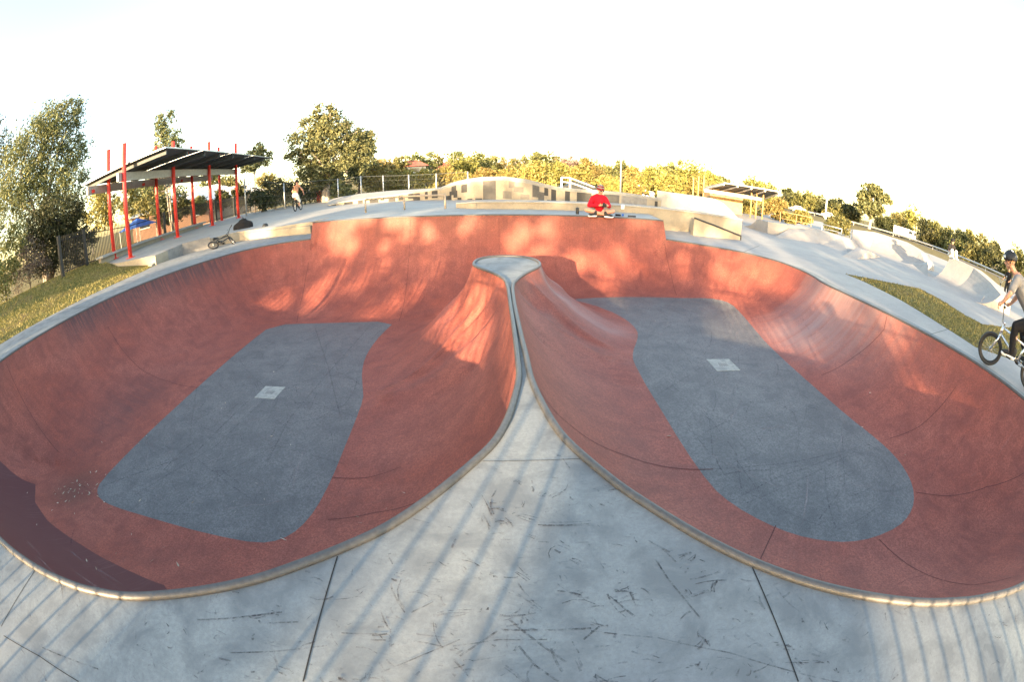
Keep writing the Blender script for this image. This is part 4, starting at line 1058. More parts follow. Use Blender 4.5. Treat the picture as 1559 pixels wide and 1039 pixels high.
# trees and bushes across the middle distance: label, x, top, bottom, half width, distance, leaf kind
BACK = [('golden bush behind the far left end of the black fence', 160, 292, 345, 26, 52, 'gold'), ('brownish bush seen under the near end of the shelter roof', 205, 282, 330, 22, 55, 'gold'), ('yellow-green bush between the red posts at left', 232, 288, 330, 20, 50, 'olive'),
 ('dark bush in front of the pale house', 250, 305, 345, 16, 44, 'darkgreen'), ('dark tree against the sky behind the shelter beam', 236, 262, 300, 18, 60, 'darkgreen'), ('olive tree beyond the pale house', 322, 262, 300, 24, 75, 'olive'), ('rounded olive tree left of the slim gum', 350, 268, 315, 18, 62, 'olive'),
 ('golden bush at the right foot of the big broad tree', 566, 245, 296, 20, 46, 'gold'), ('rusty gold tree right of the big broad tree', 588, 240, 294, 20, 50, 'gold'), ('grey green tree left of the little dark roof', 606, 236, 292, 16, 58, 'olive'),
 ('tall olive tree above the little dark roof', 634, 232, 290, 24, 62, 'olive'), ('golden bush below the little dark roof', 618, 262, 292, 20, 45, 'gold'), ('olive tree left of the white roofed house', 662, 232, 285, 20, 66, 'olive'), ('gold bush below the red roofed house', 680, 255, 286, 24, 46, 'gold'),
 ('olive tree behind the red roofed house', 695, 228, 280, 18, 80, 'olive'), ('round olive tree right of the red roofed house', 732, 230, 280, 24, 64, 'olive'), ('gold bush above the crest of the wave wall', 735, 256, 282, 26, 44, 'gold'), ('low gold bush left of the wave wall crest', 705, 262, 284, 18, 44, 'gold'),
 ('small pale tree in front of the hillside house', 766, 246, 280, 16, 72, 'gold'), ('low gold bush right of the wave wall crest', 778, 258, 284, 22, 44, 'gold'), ('wide dense golden tree right of the wave wall crest', 815, 246, 290, 32, 42, 'gold'), ('tall olive tree behind the dense golden tree', 826, 227, 275, 24, 64, 'olive'),
 ('olive tree right of the tallest golden tree', 846, 238, 280, 16, 66, 'olive'), ('pale brown bare tree above the stair rail', 868, 240, 282, 20, 56, 'twig'), ('slim pale tree above the seated man', 895, 238, 285, 16, 58, 'gold'), ('olive tree behind the stair rail', 912, 250, 290, 18, 70, 'olive'),
 ('olive tree behind the lamp post', 948, 244, 285, 16, 74, 'olive'), ('gold bush left of the lamp post', 926, 268, 292, 16, 48, 'gold'), ('bright yellow tree right of the lamp post', 990, 254, 298, 24, 46, 'gold'), ('bright yellow bush over the tall pale wall', 1012, 262, 300, 22, 42, 'gold'),
 ('feathery yellow tree left of the far shelter', 1042, 246, 300, 24, 44, 'gold'), ('yellow bush at the left posts of the far shelter', 1062, 268, 310, 16, 42, 'gold'), ('low yellow bush right of the lamp post', 964, 275, 300, 18, 44, 'gold'),
 ('olive tree above the far shelter roof', 1098, 268, 300, 16, 70, 'olive'), ('rusty tree behind the far shelter roof', 1148, 272, 312, 20, 52, 'gold'), ('rusty bush at the right posts of the far shelter', 1136, 306, 336, 16, 40, 'gold'), ('pale yellow bush right of the far shelter', 1182, 303, 332, 18, 38, 'gold'),
 ('bright green bush behind the yellowish hand rail', 1214, 322, 344, 20, 34, 'gold'), ('round green bush on the verge, right of the hand rails', 1276, 330, 356, 18, 36, 'olive'),
 ('dark conifer-like tree on the road skyline', 1202, 286, 315, 8, 140, 'darkgreen'), ('first roadside tree right of the far shelter', 1212, 294, 322, 14, 120, 'olive'), ('olive roadside tree left of the white pole', 1236, 294, 326, 16, 118, 'olive'), ('dark roadside tree behind the white pole', 1258, 300, 334, 15, 118, 'darkgreen'), ('brown roadside tree right of the white pole', 1278, 304, 336, 14, 116, 'darkgreen'),
 ('dark hedge tree left of the lone round tree', 1298, 312, 342, 12, 116, 'darkgreen'), ('dark hedge under the lone round tree', 1342, 328, 354, 18, 118, 'darkgreen'), ('dark hedge between lone round tree and truck', 1364, 326, 350, 12, 124, 'olive'), ('yellow tree above the white truck', 1385, 318, 356, 16, 130, 'gold'),
 ('dark roadside tree right of the white truck', 1408, 334, 370, 12, 116, 'darkgreen'), ('pointed green tree right of the truck', 1424, 336, 376, 12, 116, 'olive'), ('olive roadside tree left of the seated skater', 1440, 346, 382, 14, 112, 'olive'), ('dark roadside tree behind the seated skater', 1460, 352, 392, 14, 108, 'darkgreen'),
 ('pointed dark tree right of the seated skater', 1474, 350, 392, 9, 112, 'olive'), ('broad green roadside tree left of the helmeted rider', 1494, 358, 404, 16, 104, 'olive'), ('dark hedge low beside the road, left of the helmeted rider', 1504, 380, 412, 16, 98, 'darkgreen'), ('pointed tree just left of the rider\'s helmet', 1516, 366, 405, 8, 118, 'darkgreen'), ('green tree behind the rider\'s helmet', 1548, 378, 425, 16, 100, 'olive'), ('yellowish tree right of the rider\'s helmet', 1572, 392, 440, 18, 98, 'olive')]
BACK += [('low dark bush between the second pair of red posts', 276, 302, 328, 14, 42, 'darkgreen'), ('low olive bush in front of the large pale house', 304, 300, 322, 14, 44, 'olive'), ('low dark bush at the right end of the large pale house', 340, 292, 316, 14, 44, 'darkgreen'), ('dark bush by the last red posts', 366, 284, 314, 14, 42, 'darkgreen')]
BACK += [('olive tree between the gold bush and the grey green tree', 578, 250, 292, 18, 56, 'olive'), ('gold bush low behind the wire fence, left of the dark roof house', 600, 262, 294, 20, 44, 'gold'), ('gold bush just right of the dark roof house', 644, 260, 290, 20, 45, 'gold'), ('olive tree over the white roofed house', 680, 234, 270, 18, 104, 'olive'), ('gold tree right of the white roofed house', 712, 240, 282, 18, 60, 'gold'),
 ('olive tree far behind the small centre house', 752, 238, 276, 18, 95, 'olive'), ('gold tree far behind the wave wall crest', 790, 240, 278, 20, 82, 'olive'), ('gold tree left of the bare pale brown tree', 856, 248, 284, 18, 52, 'gold'), ('bushy gold tree behind the seated man', 884, 252, 292, 22, 50, 'gold'), ('pale gold tree between lamp post and bright yellow tree', 968, 256, 290, 18, 60, 'gold'),
 ('olive tree behind the bright yellow bushes', 1015, 250, 285, 20, 72, 'olive'), ('gold bush just left of the lamp post foot', 938, 276, 296, 16, 43, 'gold'), ('yellow tree behind the left shelter posts', 1078, 262, 292, 18, 56, 'gold'), ('olive tree right of the far shelter roof', 1168, 284, 318, 18, 62, 'olive'), ('brown green roadside hedge left of the white car', 1196, 298, 322, 16, 122, 'darkgreen'),
 ('dark roadside hedge right of the white pole', 1268, 314, 338, 16, 112, 'olive'), ('low dark hedge left of the truck', 1354, 336, 356, 14, 116, 'darkgreen'), ('low hedge right of the truck', 1416, 352, 376, 14, 112, 'darkgreen'), ('low hedge behind the seated skater', 1450, 366, 392, 16, 106, 'olive'), ('low hedge left of the rider at the road', 1482, 374, 402, 16, 100, 'olive'), ('low hedge behind the rider', 1530, 396, 424, 18, 96, 'darkgreen')]
for i, (lab, x, yt, yb, hw, d, mt) in enumerate(BACK):
    hw *= 1.2
    rg = random.Random(200 + i); h = yb - yt; bl = []
    for k in range(11):
        f = (k % 6) / 5;  w = hw * (1 - .55 * abs(f * 2 - 1.1) ** 1.5); yy = yt + h * (.22 + .62 * f)
        bl.append((x + rg.uniform(-.85, .85) * w, yy, max(4, min(h * .32, hw * .62) * rg.uniform(.75, 1.1))))
    bl.append((x + rg.uniform(-.2, .2) * hw, yt + min(h * .25, hw * .45), min(h * .25, hw * .45)))
    tall = 'tree' in lab
    T('roadside_tree' if (x > 1190 and tall) else ('hillside_tree' if tall else 'bush'), lab, d, (x, yb), -.1 if x > 1190 else max(.1, AT(x, yb, d).z - .2), bl, 2300 if d > 60 else 3200, .0026 * d + .05, M[mt], M['barkdark'] if mt != 'twig' else M['bark'], 300 + i,
      'tree' if tall else 'bush', 'trees and bushes in the distance', .12 if tall else .05, 1, clump=.25)
T('round_tree', 'lone round-crowned tree on a bare trunk beside the road at right', 105, (1323,346), -.1, [(1322,288,9),(1334,292,10),(1312,300,10),(1328,304,12),(1344,302,9),(1316,316,10),(1336,318,11),(1352,306,6),(1326,324,8)], 5200, .42, M['gum'], M['bark'], 90, trunk_r=.45)

# ------------------------------------------------------------------ buildings in the distance
def house(label, px, pyb, d, w, dep, h, rh, wm, rm, rz, hip=True, wins=3, z=0.0, gp=None):
    c = AT(px, pyb, d); t = thing('house', label, 'house', (c.x, c.y, z), rz, gp)
    mb = MB(); mb.box(-w / 2, -dep / 2, -1.5, w / 2, dep / 2, h); mb.build('wall', wm, t)
    e = .4; k = min(w, dep) / 2 * .9 if hip else 0
    vs = [(-w / 2 - e, -dep / 2 - e, h + .003), (w / 2 + e, -dep / 2 - e, h + .003), (w / 2 + e, dep / 2 + e, h + .003), (-w / 2 - e, dep / 2 + e, h + .003), (-w / 2 - e + k, 0, h + rh), (w / 2 + e - k, 0, h + rh)]
    mb = MB(); mb.add(vs, [(0, 1, 5, 4), (2, 3, 4, 5), (1, 2, 5), (3, 0, 4), (3, 2, 1, 0)]); mb.build('roof', rm, t)
    for i in range(wins):
        x = -w / 2 + (i + .5) * w / wins; mb = MB(); mb.box(x - .6, -dep / 2 - .05, h * .38, x + .6, -dep / 2 + .02, h * .82); wdw = mb.build('window', M['glass'], t)
        mb = MB(); mb.box(x - .7, -dep / 2 - .10, h * .38 - .1, x + .7, -dep / 2 - .02, h * .38); mb.build('sill', M['white'], wdw)
    return t
house('large pale house with hipped light roof behind the red-post shelter', 316, 312, 62, 10, 8, 2.3, 1.9, M['render'], M['rooflight'], R(40), z=.5, wins=4)
house('low brick house with pale roof left of the large pale house', 258, 325, 56, 10, 7, 2.3, 1.6, M['brick'], M['rooflight'], R(46), z=.3)
house('low house with tan wall seen between the last red posts', 352, 318, 60, 9, 6, 2.0, 1.3, M['render'], M['rooflight'], R(36), z=.6)
house('white house with flat pale roof high on the hill', 688, 250, 95, 7, 5, 2.2, .4, M['white'], M['white'], R(8), z=4.4, gp='houses on the hill')
house('red roofed house on the hill beside a thin mast', 694, 258, 82, 8, 6, 1.6, 1.3, M['brick'], M['roofred'], R(5), z=2.2, gp='houses on the hill')
house('little house with dark red roof among the left-hand trees', 629, 268, 60, 3.2, 3, 1.3, .9, M['soffit'], M['roofred'], R(18), z=2.3, wins=1, gp='houses on the hill')
house('small house with pale roof between the hill trees at centre', 782, 255, 90, 6, 5, 1.8, 1.0, M['render'], M['rooflight'], R(2), z=3.0, gp='houses on the hill')
house('cream building with low roof right of the lamp post', 968, 275, 85, 9, 6, 2.4, .6, M['render'], M['rooflight'], R(-14), z=.9, gp='houses on the hill')
house('low white building beside the road left of the hand rails', 1216, 318, 130, 8, 5, 2.0, .5, M['white'], M['rooflight'], R(-36), z=-.1)
house('dark roofed building behind the roadside hedge left of the lone tree', 1262, 318, 135, 11, 6, 2.4, 1.2, M['brick'], M['asphalt'], R(-40), z=-.1)
def pool_tent():
    c = AT(210, 350, 40); t = thing('canopy_tent', 'small blue canopy tent seen through the black fence', 'tent', (c.x, c.y, .3))
    mb = MB(); mb.add([(-1.4,-1.4,1.2),(1.4,-1.4,1.2),(1.4,1.4,1.2),(-1.4,1.4,1.2),(0,0,2.0)], [(0,1,4),(1,2,4),(2,3,4),(3,0,4)]); mb.build('roof', M['blue'], t)
    for x, y in ((-1.3,-1.3),(1.3,-1.3),(1.3,1.3),(-1.3,1.3)):
        mb = MB(); mb.tube([(x, y, -.3), (x, y, 1.2)], .03, 6); mb.build('leg', M['galv'], t)
pool_tent()
# red and white sign board seen past the cyclist
c = AT(478, 283, 40); t = thing('sign_board', 'red and white board beyond the wire fence, right of the cyclist', 'sign', (c.x, c.y, .3), R(25))
mb = MB(); mb.box(-.9, -.03, .5, .2, .03, 1.0); mb.build('panel', M['white'], t)
mb = MB(); mb.box(.2, -.04, .1, .7, .04, 1.9); mb.build('panel', M['redpaint'], t)
for x in (-.5, .45): mb = MB(); mb.tube([(x, .05, -.3), (x, .05, 1.5)], .04, 6); mb.build('post', M['galv'], t)

# ------------------------------------------------------------------ masts and lamp posts
def mast(name, label, top, bot, d, r, z0, heads, mat=M['galv']):
    a = AT(*top, d); t = thing(name, label, 'light pole', (a.x, a.y, z0))
    mb = MB(); mb.tube([(0, 0, -.3), (0, 0, a.z - z0)], [r, r * .6], 8); mb.build('pole', mat, t, True)
    un = Vector((a.y, -a.x, 0)).normalized()
    for (sx, dz, w) in heads:
        p = un * sx + Vector((0, 0, a.z - z0 + dz)); mb = MB(); mb.box(p.x - w, p.y - w, p.z - w * .7, p.x + w, p.y + w, p.z + w * .7, 0, w * .2); mb.build('lamp_head', M['galv'], t)
    if len(heads) > 2:
        for dz in sorted({h[1] for h in heads}):
            xs_ = [h[0] for h in heads if h[1] == dz]; mb = MB(); mb.tube([un * min(xs_) + Vector((0, 0, a.z - z0 + dz)), un * max(xs_) + Vector((0, 0, a.z - z0 + dz))], .05, 6); mb.build('cross_arm', mat, t)
    elif heads:
        mb = MB(); mb.tube([Vector((0, 0, a.z - z0 - .1)), un * heads[0][0] + Vector((0, 0, a.z - z0 + heads[0][1]))], r * .5, 6); mb.build('cross_arm', mat, t)
    return t
mast('floodlight_mast', 'tall thin floodlight mast with two rows of lamps above the big broad tree', (514,98), (511,160), 62, .13, 0, [(-.9,0,.2),(0.1,0,.2),(.9,0,.2),(-.9,-.9,.2),(.9,-.9,.2)], M['polegrey'])
mast('thin_mast', 'hair-thin mast rising over the red roofed hill house', (690,200), (691,240), 70, .06, 2, [(.25,0,.08)], M['polegrey'])
mast('lamp_post', 'tall slim lamp post behind the wave wall, right of the seated man', (946,204), (941,290), 40, .10, .2, [(.35,0,.16)], M['polegrey'])
mast('thin_mast', 'faint thin pole against the sky right of the tall left gum', (134,240), (134,310), 60, .06, 0, [(.3,0,.1)], M['polegrey'])
mast('road_pole', 'plain white pole beside the road at right', (1259,298), (1256,330), 95, .22, -.1, [], M['white'])
mast('thin_mast', 'faint thin pole left of the big broad tree', (431,200), (431,270), 75, .05, 0, [(.2,0,.08)], M['polegrey'])

# ------------------------------------------------------------------ road and vehicles
rd = [G(1150,314,-.1) if False else AT(1150, 312, 112), AT(1190,317,112), AT(1240,325,112), AT(1300,338,112), AT(1360,356,110), AT(1420,377,104), AT(1500,412,88), AT(1559,439,80), AT(1640,490,72), AT(1720,560,70)]
mb = MB(); strip(mb, [(p.x, p.y) for p in rd], 8.0, -.08, 0); tag(mb.build('road', M['asphalt']), 'distant asphalt road beyond the street course', None, None, 'structure')
mb = MB(); strip(mb, [(p.x * .88, p.y * .88) for p in rd], .25, .55, 0)
gr = thing('guard_rail', 'pale guard rail along the near edge of the road', 'rail')
gmesh = MB(); pts = [(p.x * .90, p.y * .90) for p in rd]
P, V = dense(pts, [0] * len(pts), 4.0)
gmesh.tube([(x, y, .55) for x, y in P], .16, 5); gmesh.build('beam', M['galv'], gr)
for x, y in P[::2]:
    m2 = MB(); m2.tube([(x, y, -.2), (x, y, .6)], .07, 5); m2.build('post', M['galv'], gr)
def wheel(parent, x, y, z, r, w):
    mb = MB(); mb.tube([(x, y - w / 2, z), (x, y + w / 2, z)], r, 14); o = mb.build('wheel', M['black'], parent)
    mb = MB(); mb.tube([(x, y - w / 2 - .01, z), (x, y + w / 2 + .01, z)], r * .55, 10); mb.build('rim', M['galv'], o)
a = AT(1362, 352, 108); b = AT(1393, 360, 106); cpos = (a + b) / 2; ang = math.atan2(b.y - a.y, b.x - a.x)
tr = thing('box_truck', 'white flat-fronted truck driving on the road at right', 'truck', (cpos.x, cpos.y, -.07), ang)
mb = MB(); mb.box(-2.9, -1.1, .75, 1.0, 1.1, 2.45, 0, .04); mb.build('cargo_body', M['white'], tr)
mb = MB(); mb.box(1.15, -1.05, .55, 2.9, 1.05, 2.35, 0, .12); cab = mb.build('cab', M['white'], tr)
mb = MB(); mb.box(1.5, -1.06, 1.45, 2.5, -1.045, 2.1); mb.box(2.895, -.9, 1.4, 2.91, .9, 2.15); mb.build('window', M['glass'], cab)
mb = MB(); mb.box(-2.9, -.45, .45, 2.8, .45, .75); mb.build('chassis', M['dark'], tr)
for x in (-2.1, -1.2, 2.0):
    for y in (-.95, .95): wheel(tr, x, y, .45, .45, .28)
def car(label, px, py, d, mat, rz):
    c = AT(px, py, d); t = thing('parked_car', label, 'car', (c.x, c.y, -.05), rz)
    prof = [(-2.1,.35),(-2.15,.75),(-1.9,.9),(-1.3,.95),(-.8,1.4),(.6,1.42),(1.2,.95),(1.95,.85),(2.1,.6),(2.1,.35)]
    mb = MB(); n = len(prof); mb.add([(x, -.85, z) for x, z in prof] + [(x, .85, z) for x, z in prof], [tuple(range(n)), tuple(range(n, 2 * n))[::-1]] + [(i, (i + 1) % n, n + (i + 1) % n, n + i) for i in range(n)]); mb.build('body', mat, t)
    mb = MB(); mb.box(-.9, -.87, .98, .7, .87, 1.32); mb.build('window', M['glass'], t)
    for x in (-1.35, 1.3):
        for y in (-.78, .78): wheel(t, x, y, .32, .32, .2)
car('white car on the road right of the far shelter', 1215, 319, 112, M['white'], R(-30))
car('pale car on the road behind the white pole', 1262, 329, 110, M['galv'], R(-40))
car('dark blue car parked beyond the wave wall near the stair rail', 881, 291, 44, M['dark'], R(5))
car('silver car parked beyond the wave wall right of the seated man', 965, 300, 46, M['galv'], R(-10))

# ------------------------------------------------------------------ bicycles
def bmx(name, label, loc, rot, frame_mat, r=.25, spoke=True, tyre_mat=None, steer=0.0, pedal=0.0):
    """x runs from the rear axle (0) to the front axle (.95), y to the rider's left"""
    t = thing(name, label, 'bicycle', loc); t.rotation_euler = rot
    tyre_mat = tyre_mat or M['black']
    piv = Vector((.82, 0, .55)); RS = Matrix.Translation(piv) @ Matrix.Rotation(steer, 4, 'Z') @ Matrix.Translation(-piv)
    def wh(x, mat4):
        c = Vector((x, 0, r + .0))
        ring = lambda rad, n=28: [mat4 @ (c + Vector((math.cos(2 * math.pi * k / n) * rad, 0, math.sin(2 * math.pi * k / n) * rad))) for k in range(n)]
        mb = MB(); mb.tube([mat4 @ (c + Vector((0, -.045, 0))), mat4 @ (c + Vector((0, .045, 0)))], .028, 10); w = mb.build('wheel', M['galv'], t, True)
        mb = MB(); mb.tube(ring(r - .029), .029, 8, True); mb.build('tyre', tyre_mat, w, True)
        mb = MB(); mb.tube(ring(r - .060), .014, 6, True); mb.build('rim', M['dark'], w, True)
        mb = MB(); n = 20
        for k in range(n):
            a = 2 * math.pi * k / n; b = a + (.5 if k % 2 else -.5)
            mb.tube([mat4 @ (c + Vector((math.cos(b) * .022, .02 * (1 if k % 4 < 2 else -1), math.sin(b) * .022))), mat4 @ (c + Vector((math.cos(a) * (r - .062), 0, math.sin(a) * (r - .062))))], .0014, 3)
        mb.build('spokes', M['galv'], w)
    I = Matrix.Identity(4); wh(0, I); wh(.95, RS)
    BB, ST, HT, HB = Vector((.37, 0, .29)), Vector((.27, 0, .54)), Vector((.80, 0, .62)), Vector((.825, 0, .52))
    mb = MB(); f = .019
    for p, q, rr in ((ST, HT, f), (BB, HB, f * 1.1), (BB, ST, f), (HB + Vector((.008, 0, -.03)), HT + Vector((-.008, 0, .03)), .025)): mb.tube([p, q], rr, 10)
    for s in (-1, 1):
        mb.tube([BB + Vector((0, s * .03, 0)), Vector((0, s * .06, r))], .010, 8); mb.tube([ST + Vector((0, s * .015, -.04)), Vector((0, s * .06, r))], .009, 8)
    mb.build('frame', frame_mat, t, True)
    mb = MB()
    for s in (-1, 1): mb.tube([RS @ Vector((.83, s * .055, .50)), RS @ Vector((.86, s * .058, .42)), RS @ Vector((.95, s * .058, r))], .015, 8)
    mb.tube([RS @ Vector((.83, -.06, .50)), RS @ Vector((.83, .06, .50))], .02, 8); mb.build('fork', frame_mat, t, True)
    mb = MB(); mb.tube([RS @ Vector((.79, 0, .64)), RS @ Vector((.785, 0, .69)), RS @ Vector((.84, 0, .70))], .022, 8)
    for s in (-1, 1): mb.tube([RS @ Vector(p) for p in ((.84, 0, .70), (.835, s * .06, .71), (.87, s * .19, .90), (.875, s * .22, .915), (.855, s * .36, .93))], .0125, 8)
    mb.tube([RS @ Vector((.857, -.145, .83)), RS @ Vector((.857, .145, .83))], .010, 8); hb = mb.build('handlebar', frame_mat, t, True)
    for s in (-1, 1): mb = MB(); mb.tube([RS @ Vector((.870, s * .27, .922)), RS @ Vector((.852, s * .375, .931))], .019, 8); mb.build('grip', M['black'], hb, True)
    mb = MB(); mb.tube([ST, ST + Vector((-.03, 0, .07))], .013, 8)
    mb.tube([ST + Vector((-.15, 0, .085)), ST + Vector((-.09, 0, .10)), ST + Vector((.0, 0, .10)), ST + Vector((.11, 0, .095))], [.05, .06, .038, .018], 8); mb.build('saddle', M['black'], t, True)
    mb = MB(); n = 20; cr = []
    ca = Vector((math.cos(pedal), 0, math.sin(pedal))) * .17
    mb.tube([BB + Vector((0, -.07, 0)), BB + Vector((0, .07, 0))], .016, 8); mb.tube([BB + Vector((0, .07, 0)), BB + Vector((0, .08, 0)) + ca], .011, 6); mb.tube([BB + Vector((0, -.07, 0)), BB + Vector((0, -.08, 0)) - ca], .011, 6)
    mb.tube([BB + Vector((0, -.052, 0)), BB + Vector((0, -.047, 0))], .058, 18)
    for s in (-1, 1): mb.tube([BB + Vector((.0, -.05, s * .055)), Vector((0, -.05, r + s * .022))], .005, 4)
    ck = mb.build('crank', M['dark'], t, True)
    for s in (-1, 1):
        c = BB + Vector((0, s * .13, 0)) + ca * s; mb = MB(); mb.box(c.x - .05, c.y - .045, c.z - .012, c.x + .05, c.y + .045, c.z + .012, 0, .004); mb.build('pedal', M['black'], ck)
    return t

# ------------------------------------------------------------------ people
def hand(chains, wrist, d, side, curl=.6, thumb_dir=None, s=1.0):
    """palm and five fingers: d = pointing direction, side = palm's thumb side, curl bends towards palm normal"""
    d = Vector(d).normalized(); side = Vector(side); side = (side - d * side.dot(d)).normalized(); nn = d.cross(side).normalized()
    w = Vector(wrist); chains.append([(w, .027 * s), (w + d * .05 * s, .030 * s), (w + d * .075 * s, .030 * s)])
    for k, L in enumerate((.072, .082, .076, .060)):
        b = w + d * .082 * s + side * (.027 - .018 * k) * s; p = [b]; a = 0
        for j, f in enumerate((.45, .32, .23)):
            a += curl * (.75 if j == 0 else 1.0); p.append(p[-1] + (d * math.cos(a) + nn * math.sin(a)) * L * f * s)
        chains.append([(p[0], .0105 * s), (p[1], .0098 * s), (p[2], .009 * s), (p[3], .008 * s)])
    b = w + d * .03 * s + side * .026 * s; td = (d * .6 + side * .6 + nn * .5).normalized()
    chains.append([(b, .013 * s), (b + td * .035 * s, .0115 * s), (b + (td + d * .3 + nn * .4).normalized() * .065 * s, .0095 * s)])
def head(chains, balls, c, fwd, s=1.0):
    """skull, jaw, nose, ears, brow, lips about a centre, facing fwd"""
    c = Vector(c); f = Vector(fwd).normalized(); up = Vector((0, 0, 1)); up = (up - f * up.dot(f)).normalized(); l = up.cross(f)
    chains.append([(c + up * .035 * s - f * .012 * s, .094 * s), (c + up * .02 * s + f * .018 * s, .088 * s)])
    chains.append([(c - up * .02 * s + f * .03 * s, .070 * s), (c - up * .085 * s + f * .055 * s, .034 * s)])
    chains.append([(c - up * .055 * s + f * .055 * s - l * .03 * s, .03 * s), (c - up * .055 * s + f * .055 * s + l * .03 * s, .03 * s)])
    chains.append([(c + up * .012 * s + f * .098 * s, .010 * s), (c - up * .026 * s + f * .116 * s, .015 * s)])
    chains.append([(c - up * .030 * s + f * .100 * s - l * .012 * s, .010 * s), (c - up * .030 * s + f * .100 * s + l * .012 * s, .010 * s)])
    chains.append([(c - up * .058 * s + f * .094 * s - l * .018 * s, .008 * s), (c - up * .058 * s + f * .094 * s + l * .018 * s, .008 * s)])
    for q in (-1, 1):
        chains.append([(c + l * q * .088 * s + up * .02 * s - f * .005 * s, .014 * s), (c + l * q * .088 * s - up * .025 * s, .010 * s)])
        chains.append([(c + up * .022 * s + f * .088 * s + l * q * .016 * s, .010 * s), (c + up * .020 * s + f * .076 * s + l * q * .05 * s, .010 * s)])
    return f, up, l
def eyes(parent, c, f, up, l, s=1.0):
    for q in (-1, 1):
        bm = bmesh.new(); bmesh.ops.create_icosphere(bm, subdivisions=2, radius=.012 * s, matrix=Matrix.Translation(Vector(c) + f * .089 * s + up * .002 * s + l * q * .033 * s)); mb = MB(); mb.addbm(bm); mb.build('eye', M['hair'], parent, True)
def shoe(name, parent, heel, toe, mat, sole=None, up=Vector((0, 0, 1))):
    heel, toe = Vector(heel), Vector(toe)
    o = grown(name, parent, mat, [[(heel + up * .055, .044), (heel.lerp(toe, .45) + up * .05, .045), (heel.lerp(toe, .8) + up * .035, .044), (toe + up * .03, .034)], [(heel + up * .05, .043), (heel + up * .12, .046)]], voxel=.012, smooth=4)
    if sole: so = grown('sole', o, sole, [[(heel + up * .012, .040), (heel.lerp(toe, .5) + up * .012, .040), (toe + up * .012, .038)]], voxel=.014, smooth=2)
    return o
def helmet(name, parent, c, f, up, mat, s=1.0, spots=None):
    c = Vector(c); l = up.cross(f)
    bm = bmesh.new(); bmesh.ops.create_uvsphere(bm, u_segments=24, v_segments=16, radius=1)
    low = [v for v in bm.verts if v.co.z < -.22]; bmesh.ops.delete(bm, geom=low, context='VERTS')
    Rm = Matrix((l, f, up)).transposed().to_4x4()
    bm.transform(Matrix.Translation(c + up * .045 * s) @ Rm @ Matrix.Diagonal((.122 * s, .142 * s, .128 * s, 1)))
    bmesh.ops.solidify(bm, geom=bm.faces[:], thickness=.012)
    mb = MB(); mb.addbm(bm); h = mb.build(name, mat, parent, True)
    if spots:
        mb = MB(); rg = random.Random(4)
        for k in range(10):
            a, e = rg.uniform(0, 6.28), rg.uniform(.1, 1.2); d = (l * math.cos(a) * math.cos(e) * .1235 + f * math.sin(a) * math.cos(e) * .1435 + up * math.sin(e) * .1295) * s; p = c + up * .045 * s + d; nn = d.normalized()
            t1 = nn.orthogonal().normalized(); t2 = nn.cross(t1); rr = rg.uniform(.015, .03); n = 8
            mb.add([tuple(p + nn * .003 + (t1 * math.cos(6.283 * i / n) + t2 * math.sin(6.283 * i / n)) * rr) for i in range(n)], [tuple(range(n))])
        merge_into(h, mb, [spots])
    mb = MB()
    for q in (-1, 1): mb.tube([c + l * q * .11 * s + up * .02 * s, c + l * q * .085 * s - up * .06 * s + f * .03 * s, c - up * .115 * s + f * .05 * s], .006 * s, 5)
    mb.build('strap', M['dark'], h)
    return h

